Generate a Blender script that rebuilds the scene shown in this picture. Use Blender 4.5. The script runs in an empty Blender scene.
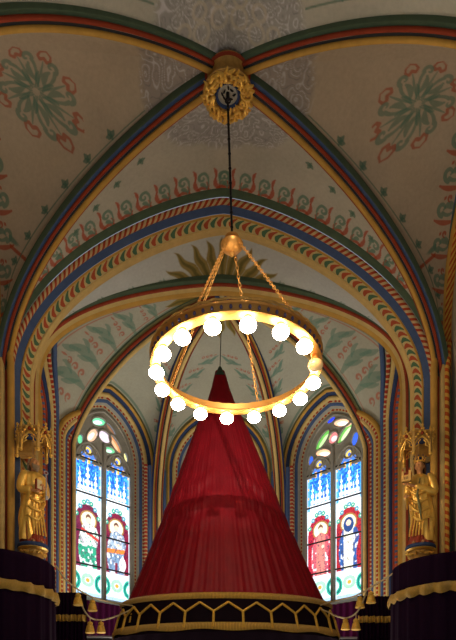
import bpy, math, random
import numpy as np
from mathutils import Vector, Matrix
random.seed(7); RNG = np.random.RandomState(7)
SC = bpy.context.scene
COL = SC.collection
PI = math.pi

# ------------------------------------------------------------------ camera
CAMX, YAW, PPX = -0.228, 0.027, 225.0          # a step left of the axis, turned slightly right
F, CX, HY, CZ = 600.0, 224.0, 728.0, 1.5      # focal length px, axis column, horizon row, eye height
cam = bpy.data.cameras.new('camera'); camo = bpy.data.objects.new('camera', cam); COL.objects.link(camo)
camo.location = (CAMX, 0, CZ); camo.rotation_euler = (PI/2, 0, -YAW)
cam.sensor_fit = 'VERTICAL'; cam.sensor_height = 36; cam.lens = 36*F/640
cam.shift_x = (228-PPX)/640; cam.shift_y = (HY-320)/640
cam.clip_end = 200
SC.camera = camo
# ------------------------------------------------------------------ world and exposure
w = bpy.data.worlds.new('world'); SC.world = w; w.use_nodes = True
bg = w.node_tree.nodes['Background']; bg.inputs[0].default_value = (0.80, 0.88, 1.0, 1); bg.inputs[1].default_value = 0.22
SC.view_settings.view_transform = 'Standard'; SC.view_settings.look = 'None'
SC.view_settings.exposure = 0.28; SC.view_settings.gamma = 1; SC.view_settings.use_curve_mapping = False
GLOBE_POWER = 38.0
GLASS_POWER = 1.7
def area(name, loc, rot, size, power, color):
    l = bpy.data.lights.new(name, 'AREA'); l.shape = 'RECTANGLE'; l.size, l.size_y = size; l.energy = power; l.color = color
    o = bpy.data.objects.new(name, l); COL.objects.link(o); o.location = loc; o.rotation_euler = rot; return o
area('apse_fill_light', (0, 11.9, 0.5), (PI, 0, 0), (4.0, 2.0), 290, (1.0, 0.93, 0.82))      # added unseen fill, facing up to brighten the apse vault
area('vault_fill_light', (0, 3.2, 0.3), (PI, 0, 0), (5.0, 3.0), 62, (0.98, 0.96, 0.92))           # invented light below the view, lifting the main vault

def P(px, py, D):
    k = (px-PPX)/F; d = D/(math.cos(YAW)-k*math.sin(YAW))
    return np.array([CAMX+d*(math.sin(YAW)+k*math.cos(YAW)), D, CZ+(HY-py)/F*d])
def lin(c):
    out = []
    for v in c[:3]:
        v = v/255.0
        out.append(v/12.92 if v <= 0.04045 else ((v+0.055)/1.055)**2.4)
    return tuple(out)

sp = bpy.data.lights.new('canopy_fill_spot', 'SPOT'); sp.energy = 2100; sp.color = (1.0, 0.86, 0.72); sp.spot_size = math.radians(17.5); sp.spot_blend = 1.0; sp.shadow_soft_size = 0.05
spo = bpy.data.objects.new('canopy_fill_spot', sp); COL.objects.link(spo); spo.location = (0.6, 1.2, 7.6)
spo.rotation_euler = (Vector((0.0, 10.3, 6.05))-Vector(spo.location)).to_track_quat('-Z', 'Y').to_euler()   # extra spot without a fitting, added to brighten the red canopy
# ------------------------------------------------------------------ materials
class NT:
    def __init__(s, name):
        s.m = bpy.data.materials.new(name); s.m.use_nodes = True
        s.t = s.m.node_tree; s.b = s.t.nodes['Principled BSDF']; s.L = s.t.links.new
    def n(s, kind, **kw):
        x = s.t.nodes.new(kind)
        for k, v in kw.items(): setattr(x, k, v)
        return x
    def setin(s, sock, v):
        if hasattr(v, 'is_output'): s.L(v, sock)
        else: sock.default_value = v
    def math(s, op, a, b=0.0, c=None):
        x = s.n('ShaderNodeMath', operation=op)
        s.setin(x.inputs[0], a); s.setin(x.inputs[1], b)
        if c is not None: s.setin(x.inputs[2], c)
        return x.outputs[0]
    def mix(s, f, a, b, mode='MIX'):
        x = s.n('ShaderNodeMix', data_type='RGBA', blend_type=mode)
        s.setin(x.inputs[0], f)
        for i, v in ((6, a), (7, b)):
            if isinstance(v, tuple): v = (v[0], v[1], v[2], 1.0)
            s.setin(x.inputs[i], v)
        return x.outputs[2]
    def noise(s, scale, detail=3, coord=None, rough=0.55):
        x = s.n('ShaderNodeTexNoise'); x.inputs['Scale'].default_value = scale
        x.inputs['Detail'].default_value = detail; x.inputs['Roughness'].default_value = rough
        if coord is None: coord = s.n('ShaderNodeTexCoord').outputs['Object']
        s.L(coord, x.inputs['Vector']); return x.outputs[0]
    def bump(s, h, dist=0.01, strength=0.5):
        x = s.n('ShaderNodeBump'); x.inputs['Distance'].default_value = dist; x.inputs['Strength'].default_value = strength
        s.L(h, x.inputs['Height']); s.L(x.outputs[0], s.b.inputs['Normal'])
    def wear(s, col, amt=0.25, scale=9):
        nz = s.noise(scale, 5)
        f = s.math('MULTIPLY_ADD', nz, amt*2, 1-amt)
        cx = s.n('ShaderNodeCombineColor')
        for i in range(3): s.L(f, cx.inputs[i])
        return s.mix(1.0, col, cx.outputs[0], 'MULTIPLY')
    def base(s, col): s.setin(s.b.inputs['Base Color'], (col[0], col[1], col[2], 1) if isinstance(col, tuple) else col)

MATS = {}
def plain(name, rgb, rough=0.7, metal=0.0, wear=0.22, scale=9, bump=0.0, bscale=30, sheen=0.0, spec=None):
    t = NT(name); t.base(t.wear(lin(rgb), wear, scale)); t.b.inputs['Roughness'].default_value = rough
    t.b.inputs['Metallic'].default_value = metal
    if sheen: t.b.inputs['Sheen Weight'].default_value = sheen
    if spec is None and name.endswith('_paint'): spec = 0.12
    if spec is not None: t.b.inputs['Specular IOR Level'].default_value = spec
    if bump: t.bump(t.noise(bscale, 4), bump, 0.6)
    MATS[name] = t.m; return t.m
plain('ochre_paint', (190, 146, 70), 0.88)
plain('pale_ochre_paint', (206, 176, 112), 0.88)
plain('red_paint', (150, 64, 42), 0.88)
plain('blue_paint', (74, 92, 128), 0.88)
plain('deep_blue_paint', (52, 66, 100), 0.88)
plain('green_paint', (82, 98, 78), 0.88)
plain('olive_paint', (118, 112, 74), 0.88)
plain('cream_paint', (200, 184, 142), 0.7)
plain('grey_stone', (158, 154, 142), 0.8, bump=0.004)
plain('plaster', (172, 162, 140), 0.85, scale=3)
plain('floor_stone', (150, 140, 126), 0.6)
plain('gilding', (232, 184, 84), 0.36, 0.45, 0.35, 14, bump=0.003, bscale=60)
plain('old_gilding', (196, 152, 78), 0.5, 0.4, 0.45, 22, bump=0.004, bscale=70)
plain('brass', (208, 150, 74), 0.42, 0.6, 0.15)
plain('dark_iron', (24, 24, 30), 0.5, 0.5)
plain('skin_paint', (196, 140, 92), 0.5)
plain('grey_hair_paint', (140, 118, 92), 0.6)
plain('brown_hair_paint', (86, 54, 30), 0.6)
plain('robe_red_paint', (150, 62, 40), 0.45)
plain('robe_green_paint', (70, 104, 70), 0.45)
plain('plum_velvet', (22, 4, 24), 0.75, 0, 0.35, 30, sheen=0.0, spec=0.04)
plain('wine_velvet', (56, 10, 42), 0.7, 0, 0.3, 30, sheen=0.0, spec=0.04)
plain('black_velvet', (18, 8, 16), 0.8, 0, 0.3, 30, spec=0.04)
plain('gold_braid', (196, 152, 52), 0.55, 0.25, 0.5, 60, bump=0.01, bscale=90)
plain('pale_cord', (158, 138, 98), 0.7, 0, 0.3, 60)
plain('dark_wood', (38, 26, 22), 0.5)
plain('pale_rail', (150, 146, 150), 0.5)
plain('verdigris', (38, 62, 50), 0.6, 0.3)
plain('lead', (30, 32, 38), 0.6, 0.3)
plain('violet_paint', (92, 84, 116), 0.55)
plain('dim_panel', (40, 48, 66), 0.7)

def uvnode(t):
    uv = t.n('ShaderNodeUVMap'); uv.uv_map = 'UVMap'
    sp = t.n('ShaderNodeSeparateXYZ'); t.L(uv.outputs[0], sp.inputs[0]); return sp.outputs[0], sp.outputs[1]
def stripes(name, c1, c2, freq=12, slant=0.8, duty=0.5):
    t = NT(name); u, v = uvnode(t)
    f = t.math('FRACT', t.math('ADD', t.math('MULTIPLY', u, freq), t.math('MULTIPLY', v, slant)))
    m = t.math('GREATER_THAN', f, duty)
    t.base(t.wear(t.mix(m, lin(c1), lin(c2)), 0.2)); t.b.inputs['Roughness'].default_value = 0.85; t.b.inputs['Specular IOR Level'].default_value = 0.12
    MATS[name] = t.m
def leafband(name, ground, ca, cb, freq=6):
    # alternate slanting leaves of two colours on a pale ground
    t = NT(name); u, v = uvnode(t)
    vv = t.math('SUBTRACT', v, 0.5)
    x = t.math('ADD', t.math('MULTIPLY', u, freq), t.math('MULTIPLY', t.math('MULTIPLY', vv, vv), -0.6))
    x = t.math('ADD', x, t.math('MULTIPLY', v, 0.35)); f = t.math('FRACT', x)
    g = t.math('FRACT', t.math('MULTIPLY', x, 2.0))
    inside = t.math('LESS_THAN', t.math('ABSOLUTE', vv), t.math('MULTIPLY', t.math('SINE', t.math('MULTIPLY', g, PI)), 0.52))
    inside = t.math('MULTIPLY', inside, t.math('LESS_THAN', g, 0.72))
    which = t.math('GREATER_THAN', f, 0.5)
    t.base(t.wear(t.mix(inside, lin(ground), t.mix(which, lin(ca), lin(cb))), 0.22)); t.b.inputs['Roughness'].default_value = 0.85; t.b.inputs['Specular IOR Level'].default_value = 0.12
    MATS[name] = t.m
def dots(name, ground, dot, freq=14, r=0.32, aspect=1.0):
    t = NT(name); u, v = uvnode(t)
    fu = t.math('SUBTRACT', t.math('FRACT', t.math('MULTIPLY', u, freq)), 0.5)
    fv = t.math('MULTIPLY', t.math('SUBTRACT', v, 0.5), aspect)
    d = t.math('SQRT', t.math('ADD', t.math('MULTIPLY', fu, fu), t.math('MULTIPLY', fv, fv)))
    t.base(t.wear(t.mix(t.math('LESS_THAN', d, r), lin(ground), lin(dot)), 0.2)); t.b.inputs['Roughness'].default_value = 0.85; t.b.inputs['Specular IOR Level'].default_value = 0.12
    MATS[name] = t.m
stripes('rope_paint', (160, 62, 36), (196, 172, 124), 11, 1.0)
stripes('rope_gold_paint', (176, 78, 36), (204, 160, 70), 9, 0.9)
leafband('leaf_band_paint', (200, 180, 124), (82, 114, 84), (178, 84, 54), 4.6)
dots('dotted_paint', (196, 176, 130), (160, 56, 36), 12, 0.34, 0.9)
dots('dotted_blue_paint', (84, 100, 130), (186, 84, 56), 10, 0.3, 0.8)

def attr_paint():
    t = NT('painted_vault_plaster'); a = t.n('ShaderNodeAttribute'); a.attribute_name = 'Col'
    nz = t.noise(1.6, 4); nf = t.noise(22, 4)
    f = t.math('ADD', t.math('MULTIPLY_ADD', nz, 0.34, 0.70), t.math('MULTIPLY', nf, 0.28))
    cx = t.n('ShaderNodeCombineColor')
    for i in range(3): t.L(f, cx.inputs[i])
    t.base(t.mix(1.0, a.outputs['Color'], cx.outputs[0], 'MULTIPLY')); t.b.inputs['Roughness'].default_value = 0.85; t.b.inputs['Specular IOR Level'].default_value = 0.12
    t.bump(t.noise(60, 3), 0.003, 0.5)
    MATS['vault'] = t.m
attr_paint()
def attr_glass():
    t = NT('stained_glass'); a = t.n('ShaderNodeAttribute'); a.attribute_name = 'Col'
    t.base((0.02, 0.02, 0.02)); t.b.inputs['Roughness'].default_value = 0.25
    nz = t.noise(7, 3)
    f = t.math('MULTIPLY_ADD', nz, 0.5, 0.75)
    t.L(a.outputs['Color'], t.b.inputs['Emission Color'])
    t.L(t.math('MULTIPLY', f, GLASS_POWER), t.b.inputs['Emission Strength'])
    MATS['glass'] = t.m
attr_glass()
def globe_mats():
    t = NT('lit_opal_glass'); t.base((0.9, 0.85, 0.75)); t.b.inputs['Emission Color'].default_value = (1.0, 0.82, 0.58, 1)
    t.b.inputs['Emission Strength'].default_value = GLOBE_POWER; MATS['globe_lit'] = t.m
    t = NT('unlit_opal_glass_faint_glow'); t.base(lin((236, 196, 128))); t.b.inputs['Roughness'].default_value = 0.2
    t.b.inputs['Emission Color'].default_value = (1, 0.62, 0.28, 1); t.b.inputs['Emission Strength'].default_value = 0.12  # weak warm glow put into the glass of the switched-off globe
    MATS['globe_dim'] = t.m
globe_mats()
def drape_mat():
    t = NT('red_silk'); t.b.inputs['Roughness'].default_value = 0.5
    t.base(t.wear(lin((112, 10, 22)), 0.35, 5)); t.b.inputs['Specular IOR Level'].default_value = 0.12; t.b.inputs['Sheen Weight'].default_value = 0.0
    t.b.inputs['Sheen Tint'].default_value = (0.75, 0.2, 0.4, 1)
    nz = t.noise(40, 3); t.bump(nz, 0.006, 0.5); MATS['red_silk'] = t.m
drape_mat()
def braid_mat():
    t = NT('gold_fringe'); u, v = uvnode(t)
    s = t.math('SINE', t.math('MULTIPLY', u, 330.0)); nz = t.noise(50, 3)
    c = t.mix(t.math('MULTIPLY_ADD', s, 0.5, 0.5), lin((134, 98, 30)), lin((236, 190, 76)))
    t.base(t.mix(t.math('MULTIPLY', nz, 0.6), c, lin((90, 58, 24)))); t.b.inputs['Roughness'].default_value = 0.5
    t.bump(s, 0.006, 0.7); MATS['gold_fringe'] = t.m
braid_mat()

# ------------------------------------------------------------------ mesh helpers
class MB:
    def __init__(s): s.v = []; s.f = []; s.uv = []; s.mi = []; s.mats = []
    def mat(s, name):
        if name not in s.mats: s.mats.append(name)
        return s.mats.index(name)
    def add(s, verts, faces, m, uvs=None):
        o = len(s.v); s.v.extend([tuple(map(float, p)) for p in verts]); k = s.mat(m)
        for i, f in enumerate(faces):
            s.f.append(tuple(o+j for j in f)); s.mi.append(k)
            s.uv.append(uvs[i] if uvs else [(0, 0)]*len(f))
    def grid(s, G, m, uu=None, vv=None, closed=False):
        G = np.asarray(G); a, b = G.shape[:2]; faces = []; uvs = []
        if uu is None: uu = np.linspace(0, 1, a)
        if vv is None: vv = np.linspace(0, 1, b+(1 if closed else 0))
        for i in range(a-1):
            for j in range(b if closed else b-1):
                j2 = (j+1) % b
                faces.append((i*b+j, (i+1)*b+j, (i+1)*b+j2, i*b+j2))
                uvs.append([(uu[i], vv[j]), (uu[i+1], vv[j]), (uu[i+1], vv[j+1]), (uu[i], vv[j+1])])
        s.add(G.reshape(-1, 3), faces, m, uvs)
    def box(s, c, size, m, rz=0.0, taper=1.0):
        x, y, z = [q/2 for q in size]; pts = []
        for sz in (-1, 1):
            k = taper if sz > 0 else 1
            for sx, sy in ((-1, -1), (1, -1), (1, 1), (-1, 1)):
                a, b = sx*x*k, sy*y*k
                pts.append((c[0]+a*math.cos(rz)-b*math.sin(rz), c[1]+a*math.sin(rz)+b*math.cos(rz), c[2]+sz*z))
        s.add(pts, [(3, 2, 1, 0), (4, 5, 6, 7), (0, 1, 5, 4), (1, 2, 6, 5), (2, 3, 7, 6), (3, 0, 4, 7)], m)
    def lathe(s, prof, c, m, n=24, sx=1.0, sy=1.0, cap=True, wob=None):
        G = []
        for r, z in prof:
            row = []
            for k in range(n):
                a = 2*PI*k/n; rr = r*(1 + (wob(a, z) if wob else 0))
                row.append((c[0]+rr*sx*math.cos(a), c[1]+rr*sy*math.sin(a), c[2]+z))
            G.append(row)
        s.grid(G, m, closed=True)
        if cap:
            o = len(s.v); k = s.mat(m)
            for row in (G[0], G[-1]):
                o = len(s.v); s.v.extend(row); s.f.append(tuple(range(o, o+n))); s.mi.append(k); s.uv.append([(0, 0)]*n)
    def ball(s, c, r, m, n=16, k=10, sc=(1, 1, 1)):
        prof = [(max(1e-4, r*math.sin(PI*i/k)), -r*math.cos(PI*i/k)*sc[2]) for i in range(k+1)]
        s.lathe(prof, c, m, n, sc[0], sc[1], cap=False)
    def tube(s, pts, rad, m, n=8, closed=False, flat=1.0, cap=True):
        pts = np.asarray(pts, float); N = len(pts)
        if np.isscalar(rad): rad = [rad]*N
        T = np.gradient(pts, axis=0)
        if closed:
            T = (np.roll(pts, -1, 0)-np.roll(pts, 1, 0))
        T /= np.linalg.norm(T, axis=1)[:, None]+1e-12
        up = np.array([0, 0, 1.0]) if abs(T[0][2]) < 0.9 else np.array([1.0, 0, 0])
        a = np.cross(T[0], up); a /= np.linalg.norm(a); G = []
        for i in range(N):
            a = a-T[i]*np.dot(a, T[i]); a /= np.linalg.norm(a)+1e-12; b = np.cross(T[i], a)
            G.append([pts[i]+rad[i]*(math.cos(2*PI*k/n)*a+flat*math.sin(2*PI*k/n)*b) for k in range(n)])
        if closed: G.append(G[0])
        L = np.concatenate([[0], np.cumsum(np.linalg.norm(np.diff(np.array([g[0] for g in G]), axis=0), axis=1))])
        s.grid(G, m, uu=L, closed=True)
        if cap and not closed:
            for row in (G[0], G[-1]):
                o = len(s.v); s.v.extend([tuple(p) for p in row]); s.f.append(tuple(range(o, o+n))); s.mi.append(s.mat(m)); s.uv.append([(0, 0)]*n)
    def build(s, name, parent=None, smooth=True, loc=None):
        me = bpy.data.meshes.new(name)
        me.from_pydata(s.v, [], s.f)
        for m in s.mats: me.materials.append(MATS[m])
        me.polygons.foreach_set('material_index', s.mi)
        me.polygons.foreach_set('use_smooth', [smooth]*len(s.f))
        uvl = me.uv_layers.new(name='UVMap')
        flat = [c for f in s.uv for p in f for c in p]
        uvl.data.foreach_set('uv', flat)
        me.update()
        if smooth: me.set_sharp_from_angle(angle=math.radians(50))
        o = bpy.data.objects.new(name, me); COL.objects.link(o)
        if loc is not None: o.location = loc
        if parent is not None: o.parent = parent
        return o
def empty(name, loc=(0, 0, 0), rz=0.0):
    o = bpy.data.objects.new(name, None); COL.objects.link(o); o.location = tuple(loc); o.rotation_euler = (0, 0, rz)
    o.empty_display_size = 0.1; return o
def tag(o, label=None, cat=None, group=None, kind=None):
    if label: o['label'] = label
    if cat: o['category'] = cat
    if group: o['group'] = group
    if kind: o['kind'] = kind
    return o
def struct(o, label=None): o['kind'] = 'structure'; return tag(o, label, None)

# ------------------------------------------------------------------ arch curves
def fit_super(pts, ht, hs_rng):
    """pts: (t,h) samples; h = hs+(ht-hs)*(1-t^m)^(1/n)"""
    best = None
    for hs in np.arange(hs_rng[0], hs_rng[1]+1e-6, 0.1):
        for m in np.arange(1.3, 3.6, 0.1):
            for n in np.arange(1.0, 3.6, 0.1):
                e = 0
                for t, h in pts:
                    e += (hs+(ht-hs)*max(0.0, 1-min(t, 1)**m)**(1/n)-h)**2
                if best is None or e < best[0]: best = (e, hs, m, n)
    return best[1:]
def curve3(p0, p1, ht, par, N=160, hz=None):
    """from the crown at plan p0 to the springing at plan p1; height above the eye"""
    hs, m, n = par; ph = np.linspace(0, PI/2, 600)
    t = np.sin(ph)**(2/m); h = hs+(ht-hs)*np.cos(ph)**(2/n)
    C = np.stack([p0[0]+(p1[0]-p0[0])*t, p0[1]+(p1[1]-p0[1])*t, CZ+h], 1)
    return resample(C, N)
def resample(C, N):
    L = np.concatenate([[0], np.cumsum(np.linalg.norm(np.diff(C, axis=0), axis=1))])
    q = np.linspace(0, L[-1], N)
    return np.stack([np.interp(q, L, C[:, i]) for i in range(3)], 1)
def pix_to_th(p0, p1, pix):
    out = []
    for off, py in pix:
        # offset px to the side: x = off/F*D
        k = off/F; den = (p1[0]-p0[0])-k*(p1[1]-p0[1]); t = (k*p0[1]-p0[0])/den
        D = p0[1]+(p1[1]-p0[1])*t; out.append((t, (HY-py)/F*D))
    return out
def mir(C): D = C.copy(); D[:, 0] *= -1; return D
def frames(path, B):
    """tangent and inward normal for a planar path; B = plane normal; miter scale"""
    path = np.asarray(path); T = np.zeros_like(path)
    d = np.diff(path, axis=0); d /= np.linalg.norm(d, axis=1)[:, None]+1e-12
    T[0] = d[0]; T[-1] = d[-1]; T[1:-1] = d[:-1]+d[1:]; T /= np.linalg.norm(T, axis=1)[:, None]+1e-12
    N = np.cross(T, B); N /= np.linalg.norm(N, axis=1)[:, None]+1e-12
    mit = np.ones(len(path)); mit[1:-1] = 1/np.clip(np.sum(T[1:-1]*d[1:], axis=1), 0.5, 1)
    return T, N, mit
def sweep(mb, path, B, segs, sign=1.0):
    """segs: list of (polyline [(a,b)..], material). a along B, b along inward normal"""
    B = np.asarray(B, float); path = np.asarray(path); T, N, mit = frames(path, B); N = N*sign
    L = np.concatenate([[0], np.cumsum(np.linalg.norm(np.diff(path, axis=0), axis=1))])
    for poly, m in segs:
        G = np.stack([path+a*B[None]+(b*mit)[:, None]*N for a, b in poly], 1)
        mb.grid(G, m, uu=L)
def arcpts(c, r, a0, a1, n=7):
    return [(c[0]+r*math.cos(math.radians(a0+(a1-a0)*i/n)), c[1]+r*math.sin(math.radians(a0+(a1-a0)*i/n))) for i in range(n+1)]
def mirror_segs(segs):
    return segs+[([(-a, b) for a, b in reversed(poly)], m) for poly, m in segs]
def down(C, z=0.0):
    """append a straight shaft to the floor"""
    return np.vstack([C, [[C[-1][0], C[-1][1], z]]])

D1 = 7.2                                # depth of the great boss
dA2 = 9.25
FD0, FD1 = (0.0, D1), (3.26, 8.9)       # far diagonal
ND1 = (3.26, 5.4)
far_par = fit_super([(t, h+0.05) for t, h in pix_to_th(FD0, FD1, [(95, 153), (122, 184), (157, 225), (182, 262), (202, 304), (214, 350)])], 7.86, (4.8, 6.0))
near_par = fit_super([(t, h+0.05) for t, h in pix_to_th(FD0, ND1, [(50, 54), (104, 37), (150, 30), (228, 30)])], 7.86, (4.8, 5.6))
A2w = 201/F*dA2
a2_par = fit_super(pix_to_th((0, dA2), (A2w, dA2), [(54, 235), (118, 266), (160, 301), (176, 317), (190, 345), (199, 371)]), 7.83, (4.8, 6.0))
dA3 = 10.5
a3_par = fit_super(pix_to_th((0, dA3), (3.28, dA3), [(40, 292), (165, 334), (175, 345)]), 7.72, (5.0, 5.6))
AB = (0.0, 10.78)
R1e, R2e = (3.02, 12.0), (1.40, 13.72)
r1_par = fit_super(pix_to_th(AB, R1e, [(26, 306), (63, 325), (100, 361), (127, 394), (145, 428)]), 7.78, (5.0, 5.6))
r2_par = fit_super(pix_to_th(AB, R2e, [(30, 330), (48, 390), (54, 430)]), 7.78, (5.0, 5.6))
print('PAR', far_par, near_par, a2_par, a3_par, r1_par, r2_par)

farR = curve3(FD0, FD1, 7.86, far_par, 260); nearR = curve3(FD0, ND1, 7.86, near_par, 260)
a2R = curve3((0, dA2), (A2w, dA2), 7.83, a2_par, 260)
a3R = curve3((0, dA3), (3.28, dA3), 7.72, a3_par, 240)
r1R = curve3(AB, R1e, 7.78, r1_par, 240); r2R = curve3(AB, R2e, 7.78, r2_par, 240)
WX = 3.36
wfR = curve3((WX, D1), (WX, 9.0), 7.95, (5.9, 2.0, 2.1), 240)     # wall rib, far half
wnR = curve3((WX, D1), (WX, 5.3), 7.95, (5.9, 2.0, 2.1), 240)
wfR[:, 0] = WX; wnR[:, 0] = WX
dA1 = 5.0
a1R = a2R.copy(); a1R[:, 1] = dA1

# window walls
C1, C2 = np.array([3.3, 12.13]), np.array([1.487, 13.94])
GW, HS, HA, SILL, REC = 0.765, 6.0, 6.98, 2.84, 0.30
AR = (GW**2+(HA-HS)**2)/(2*GW); AC = GW-AR
OUT = 0.47
def arch2d(o, n=40, half=False, z0=None):
    """pointed arch at offset o from the glass edge: (a, h), left foot over the apex to right foot"""
    w = GW+o; R = AR+o; top = math.sqrt(R*R-AC*AC); th = math.atan2(top, -AC)
    rt = [(AC+R*math.cos(th*i/n), HS+R*math.sin(th*i/n)) for i in range(n+1)]
    if half: return rt
    pts = [(-a, h) for a, h in rt]+[(a, h) for a, h in reversed(rt[:-1])]
    if z0 is not None: pts = [(-w, z0)]+pts+[(w, z0)]
    return pts

# ------------------------------------------------------------------ vault webs (painted)
webs = []
class Web: pass
def make_web(Ca, Cb, base, na=None, nb=None, extend=True):
    """ruled surface between two curves running crown -> springing"""
    la = np.sum(np.linalg.norm(np.diff(Ca, axis=0), axis=1)); ww = np.max(np.linalg.norm(resample(Ca, 50)-resample(Cb, 50), axis=1))
    na = na or int(la/0.012); nb = nb or max(12, int(ww/0.013))
    A = resample(Ca, na); Bc = resample(Cb, na)
    v = np.linspace(0, 1, nb)[None, :, None]
    G = A[:, None]*(1-v)+Bc[:, None]*v
    # slight rise of the masonry between its ribs
    span = np.linalg.norm(A-Bc, axis=1)[:, None]
    G[:, :, 2] += 0.05*span*np.sin(PI*v[:, :, 0])*np.linspace(1, 0, na)[:, None]
    if extend:
        ex = []
        for z in (3.0, 1.5, 0.0):
            row = G[-1].copy(); row[:, 2] = z; ex.append(row[None])
        G = np.concatenate([G]+ex, 0)
    W = Web(); W.G = G; W.na = na; W.nb = nb; W.base = base; W.la = la
    webs.append(W); return W
def offs(C, B, d, da):
    T, N, mit = frames(C, np.asarray(B, float)); s = 1 if N[10][2] < 0 else -1
    Q = C+N*s*d; Q = Q+np.asarray(B)*da; Q[0][0] = 0.0 if abs(C[0][0]) < 1e-6 else Q[0][0]; return Q
BASE_SIDE = (184, 168, 146); BASE_FAR = (180, 176, 160); BASE_MID = (190, 192, 184); BASE_APSE = (166, 164, 146)
a2n = offs(a2R, (0, 1, 0), -0.17, -0.30); a2f = offs(a2R, (0, 1, 0), -0.17, 0.30)
a1f = offs(a1R, (0, 1, 0), -0.17, 0.30)
a3n = a3R+np.array([0, -0.06, 0.02]); a3f = a3R+np.array([0, 0.06, 0.02])
wa = np.array([(a, h) for a, h in reversed(arch2d(OUT, 60, True))])      # apex -> springing of the wall arch
def wallpt(mid, e, a, h, n=None, d=0.0):
    q = mid+e*a
    if n is not None: q = q+n*d
    return (q[0], q[1], CZ+h)
midR = (C1+C2)/2+(C2-C1)*0.03; eR = (C1-C2)/np.linalg.norm(C1-C2); nR = np.array([eR[1], -eR[0]]); nR = nR if nR[1] > 0 else -nR
midC = np.array([0.0, 13.94]); eC = np.array([1.0, 0.0]); nC = np.array([0.0, 1.0])
def wcurve(mid, e, sgn, zlow=5.2):
    pts = [wallpt(mid, e, sgn*a, h) for a, h in wa]; pts.append(wallpt(mid, e, sgn*(GW+OUT), zlow)); return np.array(pts)
for s in (1, -1):
    S = (lambda C: C) if s == 1 else mir
    W = make_web(S(a2n), S(farR), BASE_FAR); W.k = 'far'; W.s = s
    W = make_web(S(farR), S(wfR), BASE_SIDE); W.k = 'sidefar'; W.s = s
    W = make_web(S(nearR), S(wnR), BASE_SIDE); W.k = 'sidenear'; W.s = s
    W = make_web(S(a1f), S(nearR), BASE_FAR); W.k = 'near'; W.s = s
    W = make_web(S(a2f), S(a3n), BASE_MID); W.k = 'mid'; W.s = s
    W = make_web(S(a3f), S(r1R), BASE_APSE); W.k = 'apseside'; W.s = s
    W = make_web(S(wcurve(midR, eR, 1)), S(r1R), BASE_APSE); W.k = 'win'; W.s = s
    W = make_web(S(wcurve(midR, eR, -1)), S(r2R), BASE_APSE); W.k = 'win2'; W.s = s
    W = make_web(S(wcurve(midC, eC, 1)), S(r2R), BASE_APSE); W.k = 'cen'; W.s = s
pos = np.concatenate([W.G.reshape(-1, 3) for W in webs]); col = np.concatenate([np.tile(np.array(lin(W.base)), (W.G.shape[0]*W.G.shape[1], 1)) for W in webs])
nor = []; o = 0
for W in webs:
    W.o = o; o += W.G.shape[0]*W.G.shape[1]
    du = np.gradient(W.G, axis=0); dv = np.gradient(W.G, axis=1); n = np.cross(du, dv); n /= np.linalg.norm(n, axis=2)[:, :, None]+1e-9
    W.N = n; nor.append(n.reshape(-1, 3))
nor = np.concatenate(nor)
GREEN, RED, PALE, TEAL = lin((84, 116, 98)), lin((170, 74, 46)), lin((206, 204, 206)), lin((98, 130, 112))
def blend(idx, mask, c):
    col[idx] = col[idx]*(1-mask[:, None])+np.array(c)[None]*mask[:, None]
def spiral(cx, cy, r0, a0, turns, sgn=1, n=14):
    return [(cx+r0*(1-0.8*i/n)*math.cos(a0+sgn*2*PI*turns*i/n), cy+r0*(1-0.8*i/n)*math.sin(a0+sgn*2*PI*turns*i/n)) for i in range(n+1)]
def stamp(Q, X, Y, size, motif, R=1.2, op=0.85):
    """motif: list of (colour, width, [(x,y)...]) strokes in unit coordinates; projected on the surface tangent frame"""
    Q = np.asarray(Q); X = np.asarray(X)/np.linalg.norm(X); Nn = np.cross(X, Y); Nn /= np.linalg.norm(Nn)+1e-9; Y = np.cross(Nn, X)
    d = pos-Q; idx = np.nonzero((np.abs(d).max(axis=1) < R*size))[0]
    if len(idx) == 0: return
    x = d[idx]@X/size; y = d[idx]@Y/size
    for c, wd, pts in motif:
        m = np.zeros(len(idx)); K = len(pts)
        for i in range(K-1):
            (x0, y0), (x1, y1) = pts[i], pts[i+1]
            L2 = (x1-x0)**2+(y1-y0)**2+1e-12; t = np.clip(((x-x0)*(x1-x0)+(y-y0)*(y1-y0))/L2, 0, 1)
            dd = np.hypot(x-x0-t*(x1-x0), y-y0-t*(y1-y0))
            f = (i+t)/max(1, K-1); wv = wd*(0.45+0.9*np.sin(PI*np.clip(f, 0.05, 0.95)))
            m = np.maximum(m, np.clip((wv-dd)/(0.006/size)+0.5, 0, 1))
        blend(idx, m*op, c)
def bez(p0, p1, p2, n=8):
    return [((1-t)**2*p0[0]+2*t*(1-t)*p1[0]+t*t*p2[0], (1-t)**2*p0[1]+2*t*(1-t)*p1[1]+t*t*p2[1]) for t in np.linspace(0, 1, n+1)]
BORDER = [(RED, 0.055, bez((-0.5, 0.02), (-0.1, 0.30), (0.15, 0.12))), (RED, 0.07, bez((0.0, 0.06), (0.3, 0.25), (0.18, 0.62))), (RED, 0.05, bez((0.18, 0.6), (0.14, 0.85), (0.26, 1.0))),
          (RED, 0.04, bez((-0.35, 0.1), (-0.42, 0.3), (-0.3, 0.42))),
          (TEAL, 0.05, bez((-0.3, 0.12), (-0.5, 0.6), (-0.22, 0.82))+spiral(-0.12, 0.62, 0.2, 1.8, 0.9, -1)), (TEAL, 0.07, bez((-0.28, 0.2), (-0.1, 0.4), (-0.05, 0.35)))]
TREF = [(GREEN, 0.2, [(0, 0), (0, 0.5)]), (GREEN, 0.22, [(0, 0.3), (-0.55, 0.55)]), (GREEN, 0.22, [(0, 0.3), (0.55, 0.55)]), (GREEN, 0.22, [(0, 0.4), (0.05, 1.0)])]
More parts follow.
